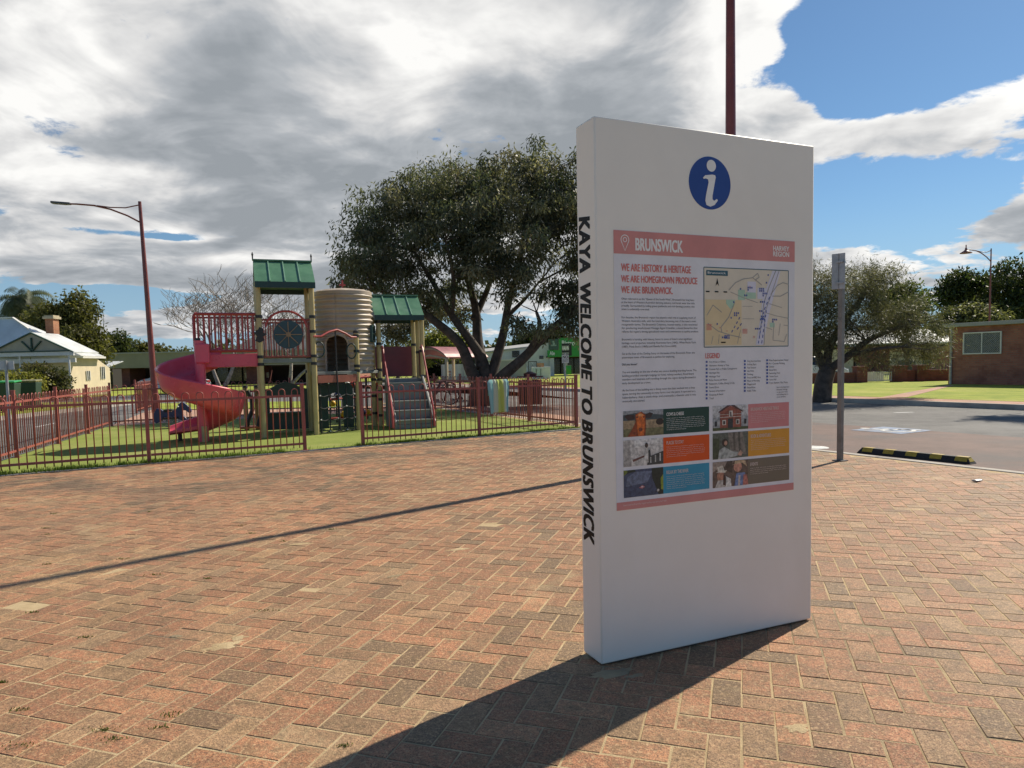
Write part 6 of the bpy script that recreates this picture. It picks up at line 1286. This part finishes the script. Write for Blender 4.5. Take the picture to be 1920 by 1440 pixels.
# --- picnic shelter with curved roof
b = AT(845, 715, 42); t = thing('picnic_shelter', 'curved maroon roofed picnic shelter with cream posts', 'shelter', (b.x, 42, 0), math.radians(-30)); zr = AT(840, 656, 42).z; ze = AT(820, 672, 42).z
def arc_pts(w, ze, zr, n=14): return [(-w/2+w*k/n, ze+(zr-ze)*math.sin(math.pi*(k/n))**.8) for k in range(n+1)]
ap = arc_pts(2.6, ze, zr+.12); mb = MB()
for (p_, q_) in zip(ap[:-1], ap[1:]): mb.prism([(p_[0], -2.2, p_[1]), (q_[0], -2.2, q_[1]), (q_[0], 2.2, q_[1]), (p_[0], 2.2, p_[1])], (0, 0, .05))
obj('roof', mb, mat('shelter_roof', (.27, .07, .075), .45, .08, 1.5), t, 40)
M_SHC = mat('shelter_cream', (.50, .40, .25), .5, .06)
for y in (-2.0, 2.0):
    mb = MB(); mb.tube([(p_[0], y, p_[1]-.06) for p_ in ap], .06, 8); obj('arch_beam', mb, M_SHC, t, 40); mb = MB(); mb.tube([(-1.25, y, ze-.05), (0, y, ze+.16), (1.25, y, ze-.05)], .05, 8); obj('tie_beam', mb, M_SHC, t, 40)
    for x in (-1.15, 1.15): mb = MB(); mb.box((x, y, ze/2), (.14, .14, ze)); obj('post', mb, M_SHC, t)
mb = MB(); mb.box((0, 0, .06), (3.0, 4.6, .1)); obj('slab', mb, M_CONC, t)
# --- white container
b = AT(850, 715, 52); t = thing('shipping_container', 'pale grey shipping container with red mark behind the shelter', 'container', (b.x, 52, 0), -.05); zt_ = AT(850, 683, 52).z; xa, xb = AT(829, 700, 52).x-b.x, AT(915, 700, 52).x-b.x
mb = MB(); n = 60
for k in range(n):
    x = xa+(xb-xa)*k/n; x2 = xa+(xb-xa)*(k+1)/n; o1 = -.03*(k % 4 < 2); o2 = -.03*((k+1) % 4 < 2); mb.quad((x, o1, .05), (x2, o2, .05), (x2, o2, zt_), (x, o1, zt_))
mb.box(((xa+xb)/2, 1.25, zt_/2+.02), (xb-xa, 2.3, zt_-.04)); obj('body', mb, mat('container_paint', (.50, .52, .48), .6, .06, 1.5), t)
for x in (xa, (xa*1.0+xb)/2-.1, xb): mb = MB(); mb.box((x, -.02, zt_/2), (.1, .12, zt_)); obj('corner_post', mb, M_GREYW, t)
mb = MB(); mb.tube([(xa+.55+.13*math.cos(a), -.05, zt_-.65+.13*math.sin(a)) for a in np.linspace(.7, 5.6, 12)], .03, 5); obj('red_mark', mb, M_REDP, t)
# --- service buildings and green fronted shop
b = AT(1000, 715, 76); t = thing('green_fronted_shop', 'white shop with bright green fascia boards and dark glazing', 'shop', (b.x, 76, 0)); GS = lambda px, py, Y=76: (lambda q: Vector((q.x-b.x, Y-76, q.z)))(AT(px, py, Y))
M_SHOPG = mat('shop_green', (.03, .30, .045), .4, .05, 2.0); g_ = GS(1024, 668); h_ = GS(1110, 635)
a_, c_ = GS(1026, 657), GS(1110, 668); mb = MB(); mb.box(((a_.x+c_.x)/2, -.3, (a_.z+c_.z)/2), (c_.x-a_.x, .5, a_.z-c_.z)); obj('fascia_board', mb, M_SHOPG, t)
a_, c_ = GS(1047, 634), GS(1110, 657); mb = MB(); mb.box(((a_.x+c_.x)/2, -.3, (a_.z+c_.z)/2+.002), (c_.x-a_.x, .48, a_.z-c_.z)); obj('fascia_board', mb, M_SHOPG, t)
a_, c_ = GS(1028, 636), GS(1046, 655.5); mb = MB(); mb.box(((a_.x+c_.x)/2, -.3, (a_.z+c_.z)/2), (c_.x-a_.x, .4, a_.z-c_.z)); dg_ = obj('dark_sign_board', mb, mat('dark_sign', (.06, .11, .085), .4), t)
mb = MB()
for (u, v, r) in ((.5, .72, .1), (.55, .55, .12), (.3, .4, .07), (.45, .4, .07), (.6, .4, .07), (.75, .4, .07)): mb.prism([(a_.x+(c_.x-a_.x)*u+r*math.cos(q), -.52, c_.z+(a_.z-c_.z)*v+r*1.3*math.sin(q)) for q in np.linspace(0, 6.28, 9)[:-1]], (0, .02, 0))
o = obj('emblem', mb, mat('pale_emblem', (.35, .45, .38), .5), dg_); o['kind'] = 'stuff'
mb = MB(); a_, c_ = GS(1030, 659), GS(1039.5, 666); fit_text(mb, 'Ale', a_.x, c_.x, c_.z, a_.z, -.56, 0, .03); obj('lettering', mb, I_WHITE, t)
mb = MB(); a_, c_ = GS(1053, 639), GS(1077, 648); fit_text(mb, 'Bistro', a_.x, c_.x, c_.z, a_.z, -.56, 0, .03); obj('lettering', mb, I_WHITE, t)
mb = MB(); a_, c_ = GS(1024, 668), GS(1110, 668); mb.box(((a_.x+c_.x)/2, 1.5, a_.z-.08), (c_.x-a_.x, 3.6, .14)); obj('awning_soffit', mb, mat('brown_soffit', (.12, .08, .065), .8), t)
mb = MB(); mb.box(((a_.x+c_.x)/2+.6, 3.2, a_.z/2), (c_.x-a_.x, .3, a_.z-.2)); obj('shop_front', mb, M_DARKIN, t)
for k in range(5): mb = MB(); x = GS(1043+k*13, 690).x; mb.box((x+.3, 3.0, a_.z*.48), (.62, .05, a_.z*.8)); o = obj('glazing', mb, M_GLASS, t)
for (xa, xb) in ((1031, 1039), (1057, 1060)): p_, q_ = GS(xa, 700).x, GS(xb, 700).x; mb = MB(); mb.box(((p_+q_)/2, -.2, a_.z/2-.1), (q_-p_, .3, a_.z-.2)); obj('column', mb, M_WHITEW, t)
p_, q_, r_ = GS(985, 700), GS(1030, 641), GS(1010, 648); mb = MB(); mb.prism([(p_.x, 0, 0), (q_.x, 0, 0), (q_.x, 0, q_.z), (p_.x, 0, GS(985, 662).z)], (0, 6, 0)); obj('wall', mb, M_WHITEW, t)
a_, c_ = GS(1011, 667), GS(1019, 673); mb = MB(); mb.box(((a_.x+c_.x)/2, -.02, (a_.z+c_.z)/2), (c_.x-a_.x, .05, a_.z-c_.z)); obj('window', mb, M_GLASS, t)
b = AT(950, 715, 82); t = thing('white_hall', 'long white hall with sloping roof behind the gum tree trunk', 'building', (b.x, 82, 0)); WH = lambda px, py: (lambda q: Vector((q.x-b.x, 0, q.z)))(AT(px, py, 82))
p_, q_ = WH(905, 700), WH(1000, 700); mb = MB(); mb.prism([(p_.x, 0, 0), (q_.x, 0, 0), (q_.x, 0, WH(1000, 650).z), (p_.x, 0, WH(905, 662).z)], (0, 7, 0)); obj('wall', mb, M_WHITEW, t)
mb = MB(); mb.prism([(p_.x-.3, -.3, WH(905, 662).z), (q_.x+.3, -.3, WH(1000, 650).z), (q_.x+.3, 7.3, WH(1000, 650).z+.5), (p_.x-.3, 7.3, WH(905, 662).z+.5)], (0, 0, .12)); obj('roof', mb, M_GREYW, t)
for (xa, ya, xb, yb) in ((926, 656, 938, 668), (960, 658, 974, 670)): a_, c_ = WH(xa, ya), WH(xb, yb); mb = MB(); mb.box(((a_.x+c_.x)/2, -.03, (a_.z+c_.z)/2), (c_.x-a_.x, .06, a_.z-c_.z)); w = obj('window', mb, M_GLASS, t); mb = MB(); mb.box(((a_.x+c_.x)/2, -.06, c_.z-.04), (c_.x-a_.x+.1, .1, .07)); obj('sill', mb, M_WTRIM, w)
b = AT(950, 715, 62); t = thing('yard_wall', 'grey rendered yard wall behind the gum tree', 'wall', (b.x, 62, 0)); xa, xb = AT(915, 700, 62).x-b.x, AT(987, 700, 62).x-b.x; mb = MB(); mb.box(((xa+xb)/2, 0, AT(950, 676, 62).z/2), (xb-xa, .25, AT(950, 676, 62).z)); obj('wall_panel', mb, M_GREYW, t); mb = MB(); mb.box(((xa+xb)/2, 0, AT(950, 676, 62).z+.04), (xb-xa+.1, .34, .08)); obj('coping', mb, M_WHITEW, t)
b = AT(999, 715, 60); t = thing('lattice_screen', 'dark diamond lattice screen beside the green fronted shop', 'screen', (b.x, 60, 0)); z1_ = AT(999, 678, 60).z; mb = MB()
for k in range(-14, 15):
    for s in (-1, 1): 
        x = k*.09; p0_ = Vector((x-s*.6, 0, 0)); 
        pts = [(x+s*(z-z1_/2)*.6, z) for z in (0.05, z1_)]
        if all(abs(q[0]) < .75 for q in pts): mb.bar((pts[0][0], s*.01, pts[0][1]), (pts[1][0], s*.01, pts[1][1]), .015, .03, (0, 1, 0))
o = obj('lattice', mb, M_BLACKP, t); o['kind'] = 'stuff'
mb = MB(); mb.box((-.34, 0, z1_/2), (.06, .06, z1_)); mb.box((.34, 0, z1_/2), (.06, .06, z1_)); mb.box((0, 0, z1_), (.74, .06, .06)); obj('lattice_frame', mb, M_BLACKP, t)
b = AT(1014, 715, 58); t = thing('ice_cabinet', 'white outdoor cabinet with two doors in front of the shop', 'cabinet', (b.x, 58, 0)); xa, xb = AT(997, 700, 58).x-b.x, AT(1032, 700, 58).x-b.x; zt_ = AT(1010, 688, 58).z; mb = MB(); mb.box(((xa+xb)/2, .4, zt_/2), (xb-xa, .8, zt_)); obj('body', mb, M_WHITEW, t, bevel=.02)
for k in range(2): mb = MB(); mb.box((xa+.22+k*.36, -.02, zt_*.5), (.26, .04, zt_*.8)); d_ = obj('door', mb, mat('glass_door', (.5, .6, .58), .2), t); mb = MB(); mb.box((xa+.37+k*.36, -.05, zt_*.5), (.03, .04, zt_*.7)); obj('handle', mb, M_BLACKP, d_)
t2 = thing('orange_crate', 'orange crate standing on top of the white cabinet', 'crate', (b.x+AT(1014, 700, 58).x-b.x, 58.4, zt_+.005)); mb = MB()
for z in (.05, .15, .25): mb.box((0, -.16, z), (.55, .02, .07)); mb.box((0, .16, z), (.55, .02, .07))
for x in (-.26, .26): mb.box((x, 0, .15), (.03, .34, .3))
mb.box((0, 0, .015), (.52, .32, .03)); obj('crate_body', mb, mat('orange_plastic', (.60, .22, .03), .5), t2)
# roadside NO EXIT sign and black beer sign
b = AT(1060, 700, 34); t = thing('no_exit_sign', 'white NO EXIT sign on a grey post before the shop', 'sign', (b.x, 34, 0)); NE = lambda px, py: (lambda q: Vector((q.x-b.x, 0, q.z)))(AT(px, py, 34)); a_, c_ = NE(1053.5, 665), NE(1066.5, 680.5)
mb = MB(); mb.tube([(0, .04, 0), (0, .04, a_.z+.1)], .035, 8); obj('post', mb, M_GALV, t, 40); mb = MB(); mb.box(((a_.x+c_.x)/2, 0, (a_.z+c_.z)/2), (c_.x-a_.x, .012, a_.z-c_.z)); pl = obj('sign_plate', mb, mat('sign_plate_white', (.74, .74, .7), .4, .03), t)
w_ = c_.x-a_.x; h_ = a_.z-c_.z
mb = MB(); fit_text(mb, 'NO', a_.x+w_*.14, c_.x-w_*.12, c_.z+h_*.54, c_.z+h_*.90, -.008, 0, .015); fit_text(mb, 'EXIT', a_.x+w_*.14, c_.x-w_*.12, c_.z+h_*.10, c_.z+h_*.42, -.008, 0, .01); obj('lettering', mb, I_BLACK, pl)
b = AT(1062, 700, 66); t = thing('beer_sign', 'black square HAHN sign on a post in front of the green fascia', 'sign', (b.x, 66, 0)); NE = lambda px, py: (lambda q: Vector((q.x-b.x, 0, q.z)))(AT(px, py, 66)); a_, c_ = NE(1053, 644), NE(1072, 667)
mb = MB(); mb.box(((a_.x+c_.x)/2, 0, (a_.z+c_.z)/2), (c_.x-a_.x, .2, a_.z-c_.z)); pl = obj('sign_box', mb, mat('sign_black', (.012, .012, .014), .4), t); mb = MB(); mb.tube([((a_.x+c_.x)/2, .1, 0), ((a_.x+c_.x)/2, .1, c_.z+.02)], .06, 8); obj('post', mb, M_GALV, t, 40)
mb = MB(); w_ = c_.x-a_.x; h_ = a_.z-c_.z; fit_text(mb, 'HAHN', a_.x+w_*.06, c_.x-w_*.3, c_.z+h_*.45, c_.z+h_*.8, -.11, 0, .03); mb.poly([(a_.x+w_*.03, -.11, c_.z+h_*.2), (c_.x-w_*.28, -.11, c_.z+h_*.2), (c_.x-w_*.28, -.11, c_.z+h_*.24), (a_.x+w_*.03, -.11, c_.z+h_*.24)]); obj('lettering', mb, I_WHITE, pl)
b = AT(1066, 705, 56); t = thing('banner_flag', 'small bright green banner on a stand below the black sign', 'banner', (b.x, 56, 0)); z0, z1_ = AT(1066, 702, 56).z, AT(1066, 685, 56).z; mb = MB(); mb.grid(lambda u, v: (-.2+.42*u, .03*math.sin(6*v+2*u), z0+(z1_-z0)*v), 6, 10); o = obj('cloth', mb, M_SHOPG, t, 60); s_ = o.modifiers.new('t', 'SOLIDIFY'); s_.thickness = .01
mb = MB(); mb.tube([(-.22, 0, 0), (-.22, 0, z1_+.05)], .02, 6); mb.tube([(-.22, 0, z1_), (.22, 0, z1_)], .015, 6); mb.box((-.1, 0, .02), (.5, .4, .04)); obj('stand', mb, M_GALV, t)

# --- red brick block on the right
c0 = T(31.1, 0); wl0, wl1 = Vector((18.72, 30.4, 0)), Vector((20.12, 27.9, 0)); dW = (wl1-wl0).normalized(); aW = math.atan2(dW.y, dW.x)
t = thing('brick_block', 'small red brick block with grey flat roof and meshed window', 'building', (wl0.x, wl0.y, .1), aW); WLEN = 7.5; WH_ = 2.42
mb = MB(); mb.box((WLEN/2, 2.5, WH_/2), (WLEN, 5, WH_)); obj('wall', mb, M_REDBRICK, t)
mb = MB(); mb.box((WLEN/2, 2.5, WH_+.07), (WLEN+.35, 5.4, .15)); obj('roof', mb, mat('grey_fascia', (.34, .34, .33), .6, .05, 1.0), t, bevel=.01)
mb = MB(); mb.tube([(.12, -.05, 0), (.12, -.05, WH_)], .05, 10); obj('downpipe', mb, mat('pipe_grey', (.42, .40, .38), .5), t, 40)
def onwall(px, py):
    d = Vector(_dir(px, py)); o = Vector((0, 0, EYE)); n = Vector((-dW.y, dW.x, 0)); k = (wl0-o).dot(n)/d.dot(n); p = o+d*k; return (p-wl0).dot(dW), p.z-.1
xa, za = onwall(1808.5, 625); xb, zb_ = onwall(1877.5, 662)
mb = MB(); mb.box(((xa+xb)/2, -.012, (za+zb_)/2), (xb-xa-.04, .03, za-zb_-.04)); w = obj('window', mb, mat('dull_glass', (.09, .105, .11), .3, .1), t)
mb = MB()
for (cx, cz, sx, sz) in (((xa+xb)/2, za, xb-xa+.05, .05), ((xa+xb)/2, zb_, xb-xa+.05, .05), (xa, (za+zb_)/2, .05, za-zb_-.05), (xb, (za+zb_)/2, .05, za-zb_-.05), ((xa+xb)/2, (za+zb_)/2, .035, za-zb_-.05)): mb.box((cx, -.05, cz), (sx, .05, sz))
obj('window_frame', mb, M_WTRIM, w)
mb = MB(); s = .075; W_ = xb-xa-.06; H_ = za-zb_-.06
for k in range(-12, 40):
    for sg in (1, -1):
        x0 = k*s; 
        p = [(x0, 0), (x0+sg*H_, H_)]
        if sg < 0: p = [(x0, 0), (x0-H_, H_)]
        (ax_, az_), (bx_, bz_) = p
        def clip(ax_, az_, bx_, bz_):
            t0, t1 = 0.0, 1.0; dx = bx_-ax_
            for (pp, qq) in ((-dx, ax_-0), (dx, W_-ax_)):
                if abs(pp) < 1e-9: continue
                r = qq/pp
                if pp < 0: t0 = max(t0, r)
                else: t1 = min(t1, r)
            return (t0, t1) if t0 < t1 else None
        c_ = clip(ax_, az_, bx_, bz_)
        if c_: q0 = (ax_+(bx_-ax_)*c_[0], az_+(bz_-az_)*c_[0]); q1 = (ax_+(bx_-ax_)*c_[1], az_+(bz_-az_)*c_[1]); mb.bar((xa+.03+q0[0], -.045-.004*sg, zb_+.03+q0[1]), (xa+.03+q1[0], -.045-.004*sg, zb_+.03+q1[1]), .004, .007, (0, 1, 0))
o = obj('security_mesh', mb, M_WTRIM, w); o['kind'] = 'stuff'
# --- brick street wall with pillars and white gate, building behind
b = G(1560, 722, .1); gx = G(1624, 717, .1); t = thing('brick_street_wall', 'low dark brick wall with square pillars across the lawn', 'wall', (gx.x, gx.y, .1), 0); ww = 1330/gx.y
def GXp(px): return (px-1624)/ww
for (xa, xb, h) in ((1519, 1604, .5), (1700, 1716, .55), (1738, 1800, .55)): mb = MB(); mb.box(((GXp(xa)+GXp(xb))/2, .1, h/2), (GXp(xb)-GXp(xa), .24, h)); obj('wall_run', mb, M_DKBRICK, t)
for (xa, xb) in ((1604, 1624), (1675, 1698), (1717, 1738)): mb = MB(); mb.box(((GXp(xa)+GXp(xb))/2, .1, .36), (GXp(xb)-GXp(xa), .46, .72)); pi_ = obj('pillar', mb, M_DKBRICK, t); mb = MB(); mb.box(((GXp(xa)+GXp(xb))/2, .1, .755), (GXp(xb)-GXp(xa)+.06, .52, .07)); obj('pillar_cap', mb, M_DKBRICK, pi_)
g = thing('white_gate', 'white barred gate between brick pillars across the lawn', 'gate', (gx.x, gx.y+.1, .1)); x1 = GXp(1675)
for k in range(13): mb = MB(); mb.box((.05+(x1-.1)*k/12, 0, .28), (.035, .03, .45)); obj('gate_bar', mb, M_WTRIM, g)
for z in (.08, .48): mb = MB(); mb.box((x1/2, .0, z), (x1-.04, .045, .05)); obj('gate_rail', mb, M_WTRIM, g)
mb = MB(); mb.box((x1/2, .8, .24), (x1, .03, .46)); obj('gate_backing', mb, M_WHITEW, g)
b = AT(1660, 715, 56); t = thing('old_hall', 'old brick and cream rendered building under the trees on the right', 'building', (b.x, 56, 0)); OH = lambda px, py: (lambda q: Vector((q.x-b.x, 0, q.z)))(AT(px, py, 56))
for (xa, ya, xb, M_) in ((1575, 655, 1600, M_CREAMW), (1612, 650, 1668, M_DKBRICK), (1668, 660, 1700, M_CREAMW), (1700, 655, 1730, M_CREAMW), (1742, 650, 1790, M_REDBRICK)): a_ = OH(xa, ya); c_ = OH(xb, 700); mb = MB(); mb.box(((a_.x+c_.x)/2, 2, a_.z/2), (c_.x-a_.x-.01, 4, a_.z)); obj('wall', mb, M_, t)
a_, c_ = OH(1565, 648), OH(1800, 648); mb = MB(); mb.prism([(a_.x, -.6, a_.z), (c_.x, -.6, a_.z), (c_.x, 4.5, a_.z+1.2), (a_.x, 4.5, a_.z+1.2)], (0, 0, .1)); obj('roof', mb, M_CORR, t)
for (xa, ya, xb, yb) in ((1602, 680, 1611, 704), (1706, 676, 1715, 700), (1730, 668, 1741, 700), (1684, 676, 1696, 690)): a_, c_ = OH(xa, ya), OH(xb, yb); mb = MB(); mb.box(((a_.x+c_.x)/2, -.03, (a_.z+c_.z)/2), (c_.x-a_.x, .08, a_.z-c_.z)); w = obj('window', mb, M_GLASS, t); mb = MB(); mb.box(((a_.x+c_.x)/2, -.06, c_.z-.04), (c_.x-a_.x+.1, .14, .07)); obj('sill', mb, M_WTRIM, w)

# ================================================================ CARS
def car(label, px, py, Y, rz, paint):
    b = AT(px, py, Y); t = thing('parked_car', label, 'car', (b.x, b.y, .0), rz, 'cars parked in the background')
    side = [(-2.1, .35), (-2.12, .62), (-2.0, .82), (-1.45, .90), (-.95, 1.36), (-.3, 1.45), (.45, 1.42), (1.05, .98), (1.75, .86), (2.08, .68), (2.12, .42), (2.0, .28), (-2.0, .28)]
    mb = MB()
    def wd(z): return .86 if z < .95 else .86-.30*(z-.95)/.5
    n = len(side)
    for s in (-1, 1):
        for x, z in side: mb.v.append((x, s*wd(z), z))
    mb.face(list(range(n))); mb.face(list(range(2*n-1, n-1, -1)))
    for k in range(n): k2 = (k+1) % n; mb.face((k, n+k, n+k2, k2))
    obj('body', mb, paint, t, 35, bevel=.05)
    for s in (-1, 1):
        for pts in ([(-1.32, .96), (-.92, 1.31), (-.38, 1.38), (-.38, .96)], [(-.30, .96), (-.30, 1.385), (.40, 1.355), (.92, .99)]):
            mb = MB(); mb.poly([(x, s*(wd(z)+.012), z) for x, z in (pts if s < 0 else pts[::-1])]); obj('side_window', mb, M_GLASS, t)
    for (xa, za, xb, zb_) in ((.49, 1.40, 1.02, 1.01), (-1.0, 1.34, -1.42, .93)): mb = MB(); d = .015 if xa > 0 else -.015; mb.poly([(xa+d, -wd(za)+.06, za+.012), (xa+d, wd(za)-.06, za+.012), (xb+d, wd(zb_)-.06, zb_+.012), (xb+d, -wd(zb_)+.06, zb_+.012)]); obj('windscreen', mb, M_GLASS, t)
    for x in (-1.3, 1.32):
        for s in (-1, 1):
            mb = MB(); mb.tube([(x, s*.70, .32), (x, s*.88, .32)], .32, 20); w = obj('wheel', mb, mat('tyre', (.02, .02, .02), .8), t, 40); m2 = MB(); m2.tube([(x, s*.86, .32), (x, s*.895, .32)], .2, 14); obj('rim', m2, M_GALV, w, 40)
    for s in (-1, 1): mb = MB(); mb.box((2.06, s*.62, .66), (.1, .36, .13)); obj('headlight', mb, mat('headlight', (.6, .6, .6), .15), t, bevel=.03); mb = MB(); mb.box((-2.08, s*.64, .72), (.08, .3, .14)); obj('tail_light', mb, mat('tail_light', (.35, .02, .02), .3), t, bevel=.03)
    for x in (2.09, -2.09): mb = MB(); mb.box((x, 0, .40), (.1, 1.6, .16)); obj('bumper', mb, paint, t, bevel=.04)
    return t
car('white car half hidden behind the sign and weeping tree', 1504, 700, 37.5, .05, mat('white_car_paint', (.70, .71, .72), .25, .02, coat=.5))
car('silver car seen between the fence bars behind the slide', 326, 740, 44, math.pi-.3, mat('silver_car_paint', (.42, .43, .45), .3, .03, metal=.4, coat=.4))
